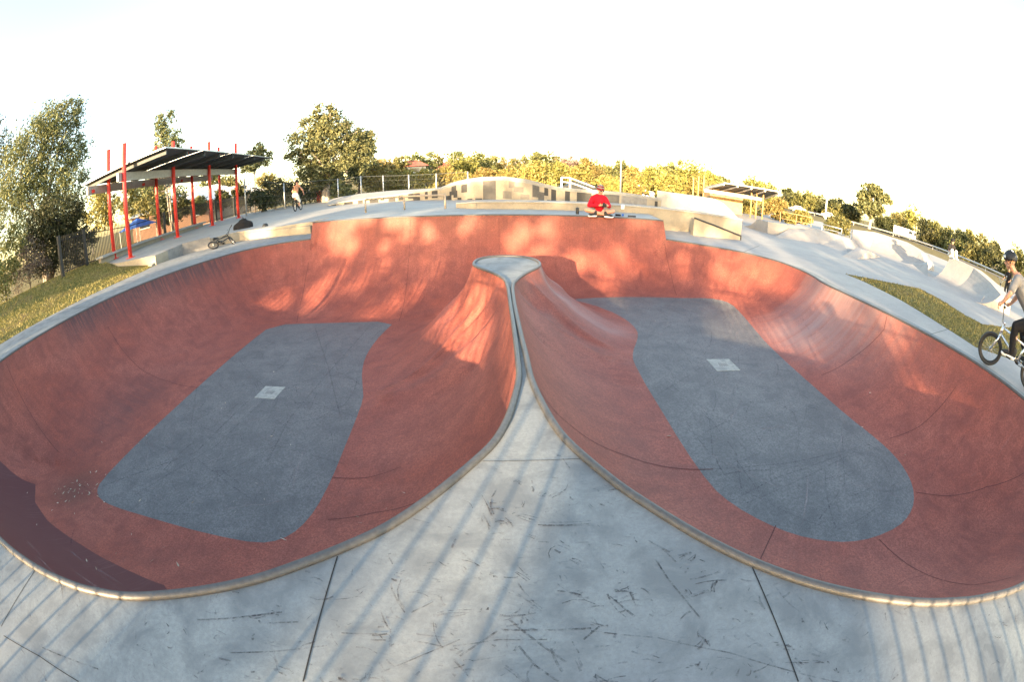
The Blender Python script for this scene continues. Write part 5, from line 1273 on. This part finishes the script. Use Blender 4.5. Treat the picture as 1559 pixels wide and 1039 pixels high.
# --- rider standing astride his bike on the right-hand path
FA = Vector(G(1501, 555)); _rd = Vector((-.235, .972, 0)); RA = FA - _rd * .95 * 1.12
ax = (FA - RA).normalized(); rz = math.atan2(ax.y, ax.x)
bmx('bmx_bike', 'silver framed stunt bike with black tyres under the helmeted rider, at the right edge', (RA.x, RA.y, 0), (0, 0, rz), M['chrome'], steer=.14, pedal=0.0).scale = (1.12, 1.12, 1.12)
def rider():
    t = thing('person', 'rider in grey tee, black trousers and spotted black helmet, standing over a silver bike', 'person', (RA.x, RA.y, 0), rz); t.scale = (1.12, 1.12, 1.12)
    V3 = Vector
    hipc = V3((.22, 0, .95)); chest = V3((.56, 0, 1.24)); sh = V3((.69, 0, 1.36)); neck = V3((.78, 0, 1.44)); hd = V3((.88, .03, 1.555))
    fwd = V3((.93, .28, -.2))
    gl, gr_ = V3((.90, .32, .94)), V3((.81, -.33, .94))
    fl, fr_ = V3((.54, .13, .305)), V3((.20, -.13, .305))
    kl, kr = V3((.55, .17, .74)), V3((.40, -.17, .68))
    ch, bl = [], []
    ch.append([(hipc, .13), (hipc.lerp(chest, .5), .125), (chest, .145), (sh, .11)])
    ch.append([(sh + V3((0, -.15, 0)), .07), (sh + V3((0, .15, 0)), .07)])
    ch.append([(sh, .07), (neck, .055), (hd - V3((.02, 0, .05)), .055)])
    f, up, l = head(ch, bl, hd, fwd)
    el_, er = V3((.76, .31, 1.14)), V3((.68, -.31, 1.13))
    for q, e, g in ((1, el_, gl), (-1, er, gr_)):
        s_ = sh + V3((0, q * .18, -.01)); w = e.lerp(g, .80)
        ch.append([(s_, .055), (e, .042)]); ch.append([(e, .042), (e.lerp(w, .35), .043), (w, .029)])
        hand(ch, w, (g - w) + V3((.02, 0, .0)), V3((0, -q, .1)), .75 * (1 if q > 0 else 1), s=1.0)
    for q, k, fo in ((1, kl, fl), (-1, kr, fr_)):
        hp = hipc + V3((0, q * .09, -.03)); ch.append([(hp, .10), (k, .062)]); ch.append([(k, .062), (k.lerp(fo, .3) - V3((.02, 0, 0)), .062), (fo + V3((0, 0, .07)), .042)])
    grown('body', t, M['skin'], ch, bl, .0085, 3)
    eyes(t, hd, f, up, l)
    c2 = [[(hipc + V3((.03, 0, .03)), .158), (hipc.lerp(chest, .5), .150), (chest, .166), (sh - V3((.02, 0, .02)), .125)], [(sh + V3((-.01, -.15, -.01)), .088), (sh + V3((-.01, .15, -.01)), .088)]]
    for q, e in ((1, el_), (-1, er)): s_ = sh + V3((0, q * .18, -.01)); c2.append([(s_, .076), (s_.lerp(e, .72), .072)])
    grown('tee_shirt', t, M['tee'], c2, (), .014, 5)
    c3 = [[(hipc + V3((-.03, -.05, .02)), .148), (hipc + V3((-.03, .05, .02)), .148)]]
    for q, k, fo in ((1, kl, fl), (-1, kr, fr_)):
        hp = hipc + V3((-.01, q * .09, -.04)); c3.append([(hp, .125), (hp.lerp(k, .6), .096), (k, .082)]); c3.append([(k, .082), (k.lerp(fo, .4), .075), (fo + V3((-.03, 0, .09)), .066)])
    grown('trousers', t, M['blackcloth'], c3, (), .014, 5)
    for fo in (fl, fr_): shoe('shoe', t, fo + V3((-.09, 0, 0)), fo + V3((.14, 0, -.005)), M['black'], M['white'])
    helmet('helmet', t, hd, f, up, M['dark'], 1.0, M['white'])
rider()

# --- man sitting cross-legged on the raised wall
def sitter():
    p = Vector((2.50, 12.50, .55)); fw = Vector((-.05, -1, 0)).normalized(); a = math.atan2(fw.y, fw.x) - math.pi / 2   # local +y faces the bowl
    t = thing('person', 'man in red hoodie, striped beanie and sunglasses sitting cross-legged holding a camera', 'person', p, a); V3 = Vector
    ch, bl = [], []
    hipc = V3((0, -.02, .12)); ches = V3((0, .02, .42)); sh = V3((0, .03, .53)); hd = V3((-.03, .07, .755)); fwd = V3((-.42, .9, -.16))
    ch.append([(hipc, .14), (ches, .145), (sh, .10)]); ch.append([(sh + V3((-.14, 0, 0)), .07), (sh + V3((.14, 0, 0)), .07)]); ch.append([(sh, .07), (hd - V3((0, .01, .06)), .055)])
    f, up, l = head(ch, bl, hd, fwd)
    cam = V3((-.10, .36, .33)); el_ = (V3((-.29, .12, .30)), V3((.29, .14, .30)))
    for q, e in ((-1, el_[0]), (1, el_[1])):
        s_ = sh + V3((q * .18, 0, -.02)); w = cam + V3((q * .125, -.05, -.01)); ch.append([(s_, .055), (e, .043)]); ch.append([(e, .043), (e.lerp(w, .4), .042), (w, .028)])
        hand(ch, w, (cam - w) + V3((-q * .0, .06, .02)), V3((0, 0, 1)), .55 * 1)
    kn = (V3((-.38, .26, .17)), V3((.38, .26, .17))); an = (V3((.13, .36, .07)), V3((-.13, .44, .07)))
    for q, k, n_ in ((-1, kn[0], an[0]), (1, kn[1], an[1])):
        ch.append([(hipc + V3((q * .09, .02, 0)), .10), (k, .066)]); ch.append([(k, .066), (k.lerp(n_, .3), .062), (n_, .042)])
    grown('body', t, M['skin'], ch, bl, .0085, 3)
    c2 = [[(hipc + V3((0, 0, .03)), .175), (ches, .178), (sh, .13)], [(sh + V3((-.14, 0, 0)), .09), (sh + V3((.14, 0, 0)), .09)], [(sh + V3((-.07, -.03, .06)), .06), (sh + V3((.07, -.03, .06)), .06)], [(sh + V3((-.08, .04, .04)), .04), (sh + V3((0, .10, .01)), .04), (sh + V3((.08, .04, .04)), .04)]]
    for q, e in ((-1, el_[0]), (1, el_[1])):
        s_ = sh + V3((q * .18, 0, -.02)); w = cam + V3((q * .125, -.05, -.01)); c2.append([(s_, .078), (e, .070)]); c2.append([(e, .070), (e.lerp(w, .85), .048)])
    grown('hoodie', t, M['hoodie'], c2, (), .013, 5)
    c3 = [[(hipc + V3((-.05, 0, -.01)), .15), (hipc + V3((.05, 0, -.01)), .15)]]
    for q, k in ((-1, kn[0]), (1, kn[1])): c3.append([(hipc + V3((q * .09, .02, -.01)), .118), (hipc.lerp(k, .8), .088)])
    grown('shorts', t, M['denim'], c3, (), .014, 5)
    shoe('shoe', t, an[0] + V3((.0, .02, -.06)), an[0] + V3((.20, .10, -.06)), M['black'], M['white'])
    shoe('shoe', t, an[1] + V3((.0, .02, -.06)), an[1] + V3((-.20, .04, -.06)), M['black'], M['white'])
    # beanie with bands
    Rm = Matrix((l, f, up)).transposed().to_4x4(); be = None
    for k, (z0, z1, mt) in enumerate(((-.02, .035, M['knitred']), (.035, .06, M['tee']), (.06, .10, M['knitred']), (.10, .20, M['tee']))):
        bm = bmesh.new(); bmesh.ops.create_uvsphere(bm, u_segments=20, v_segments=40, radius=1); bm.transform(Matrix.Diagonal((.107, .122, .135, 1)))
        bmesh.ops.delete(bm, geom=[v for v in bm.verts if not (z0 - .008 <= v.co.z <= z1 + .004)], context='VERTS')
        bm.transform(Matrix.Translation(hd + up * .04 - f * .005) @ Rm); mb = MB(); mb.addbm(bm)
        if k == 0: be = mb.build('beanie', mt, t, True)
        else: mb.build('beanie_band', mt, be, True)
    mb = MB()
    for q in (-1, 1):
        c = hd + f * .103 + l * q * .036 + up * .004; n = 10; mb.add([tuple(c + l * math.cos(6.283 * i / n) * .034 + up * math.sin(6.283 * i / n) * .024 + f * dz) for dz in (-.004, .004) for i in range(n)], [tuple(range(n)), tuple(range(n, 2 * n))] + [(i, (i + 1) % n, n + (i + 1) % n, n + i) for i in range(n)])
        mb.tube([hd + f * .10 + l * q * .066 + up * .01, hd - f * .0 + l * q * .096 + up * .012], .004, 5)
    mb.tube([hd + f * .108 - l * .01 + up * .012, hd + f * .108 + l * .01 + up * .012], .004, 5); mb.build('sunglasses', M['glass'], t)
    wc = Matrix.Translation(p) @ Matrix.Rotation(a, 4, 'Z') @ cam
    k = thing('camera', 'black camera held in the hands of the man in the red hoodie', 'camera', wc, a + .2)
    mb = MB(); mb.box(-.07, -.035, -.05, .07, .035, .05, 0, .01); mb.box(-.03, -.03, .045, .03, .03, .075, 0, .008); mb.build('camera_body', M['black'], k)
    mb = MB(); mb.tube([(0, .03, 0), (0, .06, 0), (0, .12, 0)], [.036, .036, .040], 14); mb.build('lens', M['dark'], k, True)
sitter()

# --- cyclist riding off across the plaza, seen from behind
cb = G(455.5, 321, .53); ca_ = R(97)
bmx('bicycle', 'thin-tyred bicycle of the rider crossing the plaza', (cb.x - .1, cb.y - .3, .53), (0, 0, ca_), M['dark'], r=.31, tyre_mat=M['black'], pedal=1.2)
def cyclist():
    t = thing('person', 'cyclist in tan top, pale shorts and dark cap riding away across the plaza', 'person', (cb.x - .1, cb.y - .3, .53), ca_); V3 = Vector
    hipc = V3((.15, 0, .95)); ches = V3((.33, 0, 1.30)); sh = V3((.42, 0, 1.45)); hd = V3((.50, 0, 1.68)); ch, bl = [], []
    ch += [[(hipc, .13), (ches, .14), (sh, .10)], [(sh + V3((0, -.15, 0)), .065), (sh + V3((0, .15, 0)), .065)], [(sh, .065), (hd - V3((.01, 0, .05)), .055)]]
    f, up, l = head(ch, bl, hd, V3((1, 0, -.1)))
    ft = (V3((.44, .13, .50)), V3((.30, -.13, .17))); kn = (V3((.52, .14, .86)), V3((.40, -.14, .58)))
    for q, k, fo in ((1, kn[0], ft[0]), (-1, kn[1], ft[1])):
        ch += [[(hipc + V3((0, q * .09, -.03)), .095), (k, .06)], [(k, .06), (fo + V3((0, 0, .06)), .04)]]
        s_ = sh + V3((0, q * .17, 0)); e = V3((.55, q * .34, 1.18)); w = V3((.72, q * .32, .97)); ch += [[(s_, .05), (e, .04)], [(e, .04), (w, .028)]]; hand(ch, w, V3((.3, 0, -.4)), V3((0, -q, 0)), .6)
    grown('body', t, M['skin'], ch, bl, .012, 3)
    grown('top', t, M['tan'], [[(hipc + V3((.02, 0, .05)), .145), (ches, .158), (sh, .115)], [(sh + V3((0, -.15, 0)), .078), (sh + V3((0, .15, 0)), .078)]], (), .018, 4)
    grown('shorts', t, M['cloth_white'], [[(hipc + V3((-.02, -.05, 0)), .145), (hipc + V3((-.02, .05, 0)), .145)]] + [[(hipc + V3((0, q * .09, -.04)), .12), (k + V3((0, 0, -.03)), .095)] for q, k in ((1, kn[0]), (-1, kn[1]))], (), .018, 4)
    for fo in ft: shoe('shoe', t, fo + V3((-.09, 0, 0)), fo + V3((.14, 0, 0)), M['black'])
    helmet('cap', t, hd, f, up, M['blackcloth'], .98)
cyclist()
# --- skater sitting on the far ramp platform and a bike rider beyond
def small_person(label, p, rz_, sit, top, legs, hat, s=1.0):
    t = thing('person', label, 'person', p, rz_); V3 = Vector; ch, bl = [], []
    if sit: hipc, sh, hd = V3((0, 0, .10)), V3((.03, 0, .52)), V3((.06, 0, .74)); kn = [V3((.36, q * .14, .34)) for q in (1, -1)]; ft = [V3((.55, q * .12, -.02)) for q in (1, -1)]; el_ = [V3((.12, q * .26, .30)) for q in (1, -1)]; w = [V3((.34, q * .12, .22)) for q in (1, -1)]
    else: hipc, sh, hd = V3((0, 0, .95)), V3((.05, 0, 1.42)), V3((.09, 0, 1.64)); kn = [V3((.12, q * .12, .52)) for q in (1, -1)]; ft = [V3((.0, q * .13, .03)) for q in (1, -1)]; el_ = [V3((.15, q * .28, 1.15)) for q in (1, -1)]; w = [V3((.42, q * .28, 1.0)) for q in (1, -1)]
    ch += [[(hipc, .13), (sh, .12)], [(sh + V3((0, -.15, 0)), .065), (sh + V3((0, .15, 0)), .065)], [(sh, .06), (hd - V3((0, 0, .05)), .055)]]
    f, up, l = head(ch, bl, hd, V3((1, 0, -.15)))
    for i, q in enumerate((1, -1)):
        ch += [[(hipc + V3((0, q * .09, 0)), .09), (kn[i], .06)], [(kn[i], .06), (ft[i] + V3((0, 0, .06)), .04)], [(sh + V3((0, q * .17, 0)), .05), (el_[i], .04)], [(el_[i], .04), (w[i], .028)]]; hand(ch, w[i], V3((.5, -q * .2, -.2)), V3((0, -q * .3, 1)), .5)
    grown('body', t, M['skin'], ch, bl, .013, 2)
    grown('top', t, M[top], [[(hipc + V3((0, 0, .06)), .15), (sh, .13)], [(sh + V3((0, -.15, 0)), .08), (sh + V3((0, .15, 0)), .08)]] + [[(sh + V3((0, q * .17, 0)), .07), (el_[i], .06)] for i, q in enumerate((1, -1))], (), .02, 3)
    grown('trousers', t, M[legs], [[(hipc + V3((0, -.05, 0)), .14), (hipc + V3((0, .05, 0)), .14)]] + [[(hipc + V3((0, q * .09, 0)), .115), (kn[i], .085)] for i, q in enumerate((1, -1))] + [[(kn[i], .085), (kn[i].lerp(ft[i], .75), .07)] for i in (0, 1)], (), .02, 3)
    for fo in ft: shoe('shoe', t, fo + V3((-.09, 0, 0)), fo + V3((.15, 0, 0)), M['white'])
    helmet('cap', t, hd, f, up, M[hat], .97)
q = AT(1447, 392, 23.0)
small_person('small distant person in black top and pale trousers sitting on the far quarter pipe', (q.x, q.y, 1.13), math.atan2(-q.y, -q.x) + .5, True, 'blackcloth', 'cloth_white', 'blackcloth')
q = AT(1533, 441, 30)
small_person('distant person in black with a bike, half hidden behind the near rider\'s arm', (q.x, q.y, 0), math.atan2(q.x, -q.y) + 1.2, False, 'blackcloth', 'blackcloth', 'cloth_white')
bmx('bmx_bike', 'far bike standing beyond the near rider\'s handlebar', (q.x - .3, q.y + .5, 0), (0, 0, R(20)), M['galv'])

# ------------------------------------------------------------------ things left lying about
p1, p2 = G(318, 379, 0), G(365, 367, 0)
ba = math.atan2(p2.y - p1.y, p2.x - p1.x)
lb = bmx('bmx_bike', 'stunt bike with brown tyres lying on its side against the grey retaining wall', (p1.x + .05, p1.y - .25, .06), (0, 0, 0), M['dark'], tyre_mat=M['black'], steer=.7, pedal=.5)
lb.rotation_mode = 'QUATERNION'
lb.rotation_quaternion = (Matrix.Rotation(ba, 3, 'Z') @ Matrix.Rotation(R(-57), 3, 'X')).to_quaternion(); lb.location = (p1.x + math.sin(ba) * .78 + .05, p1.y - math.cos(ba) * .78, .01)
lb['label'] = 'stunt bike slumped against the grey retaining wall beside the left path'
def bag():
    c = G(371, 352, .30); t = thing('backpack', 'slumped black backpack on the plaza above the cream wall', 'backpack', (c.x, c.y, .28), R(35)); t.scale = (1.15, 1.15, 1.5)
    grown('bag_body', t, M['blackcloth'], [[((-.30, 0, .14), .13), ((0, .02, .19), .19), ((.28, 0, .15), .14)], [((-.15, -.1, .1), .1), ((.2, -.12, .09), .09)], [((-.1, 0, .3), .07), ((.1, .0, .33), .06)]], (), .02, 4)
    mb = MB(); mb.tube([(-.3, -.1, .1), (-.5, -.2, .03), (-.62, -.1, .02), (-.45, .05, .05)], .02, 6); mb.build('strap', M['blackcloth'], t, True)
    mb = MB(); mb.tube([(-.05, 0, .36), (0, 0, .42), (.06, 0, .37)], .012, 6); mb.build('handle', M['blackcloth'], t, True)
bag()
c = G(403, 347.5, .32); t = thing('helmet', 'black helmet lying upside down to the right of the backpack', 'helmet', (c.x, c.y, .30))
hh = helmet('shell', t, Vector((0, 0, .11)), Vector((.5, .3, .5)).normalized(), Vector((-.4, .2, -.85)).normalized() if False else Vector((.6, -.3, -.42)).normalized(), M['dark'], 1.15)
c = G(346, 354.5, .33); t = thing('cap', 'dark green cap lying beside the backpack', 'cap', (c.x, c.y, .36))
grown('crown', t, M['green'], [[((0, 0, .0), .09), ((.04, 0, .03), .08)]], (), .015, 3)
mb = MB(); n = 12; mb.add([(.0 + math.cos(-1.2 + 2.4 * k / n) * .2, math.sin(-1.2 + 2.4 * k / n) * .12, -.05 + .01 * dz) for dz in (0, 1) for k in range(n + 1)] , [tuple(range(n + 1)), tuple(range(n + 1, 2 * n + 2))] + [(k, k + 1, n + 2 + k, n + 1 + k) for k in range(n)]); mb.build('peak', M['green'], t)
def can(label, px, py, r, h, mat, z=.55, lie=False, cat='can', name='drink_can'):
    c = G(px, py, z); mb = MB()
    if lie: mb.tube([(c.x - h / 2, c.y, z + r - .01), (c.x + h / 2, c.y, z + r - .01)], [r, r], 12)
    else: mb.tube([(c.x, c.y, z - .01), (c.x, c.y, z + .01), (c.x, c.y, z + h - .015), (c.x, c.y, z + h)], [r * .85, r, r, r * .75], 14)
    return tag(mb.build(name, mat, None, True), label, cat)
can('dark drink can standing on the raised wall left of the seated man', 879, 326, .05, .2, M['dark'], .53)
can('small dark pouch lying on the raised wall just right of the seated man', 941, 329, .035, .16, M['blackcloth'], .53, True, 'pouch', 'pouch')
can('small blue tin on the raised wall right of the seated man', 948, 329, .035, .07, M['blue'], .53, False, 'tin', 'tin')
can('black lens cap tube lying furthest right on the raised wall', 962, 330.5, .03, .24, M['black'], .53, True, 'tube', 'tube')
can('white cup standing on the ledge behind the seated man', 948, 318, .05, .12, M['white'], .80, False, 'cup', 'cup')
can('small dark bottle lying on the plaza left of the backpack', 305, 354, .04, .2, M['dark'], .36, True, 'bottle', 'bottle')

# dry leaves blown into the near corner of the bowl
mb = MB(); rg = random.Random(9)
def leafbit(x, y, L):
    P = np.array([[x, y]])
    z = bowl_z(P)[0] + .006 if inside_poly(P, LP)[0] else .006
    a = rg.uniform(0, 6.28); d = Vector((math.cos(a), math.sin(a), 0)); q = Vector((-d.y, d.x, 0)); c = Vector((x, y, z)); w = L * rg.uniform(.15, .3)
    mb.add([tuple(c - d * L), tuple(c - d * L * .2 + q * w + Vector((0, 0, .006))), tuple(c + d * L + Vector((0, 0, .012))), tuple(c - d * .1 * L - q * w)], [(0, 1, 2, 3)])
for i in range(45): leafbit(rg.gauss(-6.6, .35), rg.gauss(2.35, .35), rg.uniform(.015, .05))
for i in range(60): leafbit(rg.uniform(-7.5, -1), rg.uniform(.7, 8), rg.uniform(.01, .035))
for p in [(507,840,.06),(432,823,.05),(272,862,.05),(232,856,.04),(545,790,.03),(549,798,.03),(168,776,.05),(1018,666,.04),(441,595,.03)]:
    x, y = surf(p[0], p[1]); leafbit(x, y, p[2])
for i in range(14): leafbit(rg.uniform(2, 6.3), rg.uniform(1.2, 11), rg.uniform(.01, .03))
tag(mb.build('leaf_litter', M['leafdry']), 'scattered dry leaves and grit lying in the bowl', None, None, 'stuff')

# ------------------------------------------------------------------ behind the photographer: the fence and trees that shade the bowl, crowns shaped to place the light
sh_ = Vector((math.sin(SUN_AZ), math.cos(SUN_AZ), 0)); pr = Vector((sh_.y, -sh_.x, 0))
fb = sh_ * 3.4
picket_fence('metal_fence', 'black steel picket fence standing on the deck behind the photographer', [(fb + pr * s).to_2d() for s in (-12.6, -8.4, -4.2, 0.05, 4.3, 8.5, 12.7)], lambda x, y: 0.0, 1.75, gap=.16, bar=.013)
SHADE = [(-26, 36, 11.2, 4.2), (-19, 34, 11.5, 4.0), (-12.5, 36, 11.4, 3.9), (-6.5, 33, 11.0, 3.6), (-.5, 35, 11.6, 3.6), (5.5, 33, 11.2, 3.6), (11.5, 36, 11.0, 3.9), (18, 34, 10.8, 4.0), (25, 36, 10.8, 4.2)]
TAN = math.tan(SUN_EL)
_rs = random.Random(21)
LIGHT_SPOTS = [(_rs.uniform(-5.5, 9.5), _rs.uniform(1.0, 2.75), _rs.uniform(.16, .34), 0.03) for _ in range(46)] + [(_rs.uniform(-8.5, -3.6), _rs.uniform(-.1, 1.4), _rs.uniform(.13, .22), 0.05) for _ in range(13)]  # holes cut in the unseen crowns to put sun spots on the walls
LIGHT_SPOTS += [(8.6, 2.45, .34, 0), (8.0, 2.5, .28, 0), (2.4, .2, .30, 0.0), (2.7, .75, .3, 0.05), (-.6, 1.35, .36, .25), (-1.3, 1.3, .3, .3)]
def gaps(cx, cy):  # thins leaves along the sun's rays to shape light on deck and bowl
    def f(p, rg):
        x, y = p[:, 0] + cx, p[:, 1] + cy
        ss = x * pr.x + y * pr.y; hz = p[:, 2] - .1 - (x * sh_.x + y * sh_.y) * TAN
        k = np.ones(len(p)); deck = hz < .62
        k[deck & (ss > .30) & (ss < 1.10)] = 0
        k[deck & (ss >= 1.10) & (ss < 1.45)] = 1.0
        k[deck & (ss >= 1.45) & (ss < 1.85)] = .55
        k[deck & (ss >= 1.85) & (ss < 2.9)] = .10
        k[deck & (ss >= 2.9) & (ss < 4.2)] = .45
        for (cs, ch, cr, ck) in LIGHT_SPOTS: k[((ss - cs) ** 2 + (hz - ch) ** 2) < cr * cr] = ck
        k[deck & (ss < -1.5) & (ss > -3.6)] = .30
        return rg.uniform(size=len(p)) < k
    return f
words = ['first', 'second', 'third', 'fourth', 'fifth', 'sixth', 'seventh', 'eighth', 'ninth']
for i, (s, d, h, w) in enumerate(SHADE):
    c = sh_ * d + pr * s; rg = np.random.RandomState(70 + i)
    t = thing('gum_tree', 'tall gum tree behind the photographer, %s along the row' % words[i], 'tree', (c.x, c.y, -.1), 0, 'gum trees behind the photographer')
    bl = []
    for k in range(15):
        a = rg.uniform(0, 6.28); z = rg.uniform(5.3 if s in (-6.5, -12.5) else 6.9, h - .9); rr = w * .9 * rg.uniform(.2, 1) * (1 - .3 * abs(z - 8) / 4); bl.append(((math.cos(a) * rr, math.sin(a) * rr, z), rg.uniform(.85, 1.45)))
    bl.append(((0, 0, h - 1.0), 1.2))
    if s in (-6.5, -12.5):
        for k in range(6): bl.append(((rg.uniform(-3, 3), rg.uniform(-2, 2), rg.uniform(5.6, 7.4)), rg.uniform(.9, 1.3)))
    for k in range(7): a = rg.uniform(0, 6.28); bl.append(((math.cos(a) * w * .7, math.sin(a) * w * .7, rg.uniform(5.2, 6.4)), rg.uniform(.35, .6)))
    mb = MB(); limb(mb, (0, 0, -.2), (0, 0, 5.6), .2, .14, rg, .03)
    for cc, r in bl: limb(mb, (0, 0, 4.6 + rg.uniform(0, 1.4)), cc, .11, .03, rg, .07)
    mb.build('trunk', M['bark'], t, True)
    if s == -.5:  # extra foliage added to shade the deck, right wall and far wall
        for k in range(22): q = pr * (rg.uniform(-.85, .75) if k % 2 else rg.uniform(1.6, 3.9)); bl.append(((q.x, q.y, rg.uniform(5.8, 6.8)), .75))
    if s == -6.5:
        for k in range(14): q = pr * rg.uniform(-2.6, 2.9); bl.append(((q.x, q.y, rg.uniform(5.5, 7.6)), rg.uniform(.7, .95)))
    if s in (5.5, -.5):
        for k in range(8): q = pr * rg.uniform(-3, 3); bl.append(((q.x, q.y, rg.uniform(7.2, 9.0)), rg.uniform(.6, .9)))
    crown_mesh('crown', t, bl, 11500, .15, M['gum'], 70 + i, .5, .20, droop=.1, keep=gaps(c.x, c.y))

# ------------------------------------------------------------------ light, sky, camera
w = bpy.data.worlds.new('World'); SC.world = w; w.use_nodes = True; nt = w.node_tree; nt.nodes.clear()
sky = nt.nodes.new('ShaderNodeTexSky'); sky.sky_type = 'NISHITA'; sky.sun_disc = False
sky.sun_elevation = SUN_EL; sky.sun_rotation = SUN_AZ; sky.air_density = 1.0; sky.dust_density = 1.2; sky.ozone_density = 0.0
bg = nt.nodes.new('ShaderNodeBackground'); bg.inputs[1].default_value = .15
out = nt.nodes.new('ShaderNodeOutputWorld'); nt.links.new(sky.outputs[0], bg.inputs[0]); nt.links.new(bg.outputs[0], out.inputs[0])
sd = bpy.data.lights.new('sun', 'SUN'); sd.energy = 5.0; sd.angle = R(.53); sd.color = (1.0, .73, .43)
so = bpy.data.objects.new('sun', sd); COL.objects.link(so)
to_sun = Vector((math.sin(SUN_AZ) * math.cos(SUN_EL), math.cos(SUN_AZ) * math.cos(SUN_EL), math.sin(SUN_EL)))
so.rotation_euler = to_sun.to_track_quat('Z', 'Y').to_euler(); so.location = (0, 0, 30)

cd = bpy.data.cameras.new('camera'); cam = bpy.data.objects.new('camera', cd); COL.objects.link(cam)
cam.location = (0, 0, CAM_H); cam.rotation_euler = (math.pi / 2 - PITCH, 0, 0)
cd.type = 'PANO'; cd.sensor_width = 36.0; cd.sensor_fit = 'HORIZONTAL'; cd.clip_start = .05; cd.clip_end = 9000
tgt = cd if hasattr(cd, 'panorama_type') else cd.cycles
tgt.panorama_type = 'FISHEYE_EQUISOLID'; tgt.fisheye_lens = FPX / 1559 * 36.0; tgt.fisheye_fov = R(200)
SC.camera = cam
SC.render.engine = 'CYCLES'
SC.cycles.max_bounces = 6; SC.cycles.transparent_max_bounces = 12
SC.cycles.use_denoising = True
vs_ = SC.view_settings; vs_.view_transform = 'Standard'; vs_.look = 'None'; vs_.gamma = 1.0; vs_.exposure = 2.5; vs_.use_curve_mapping = False
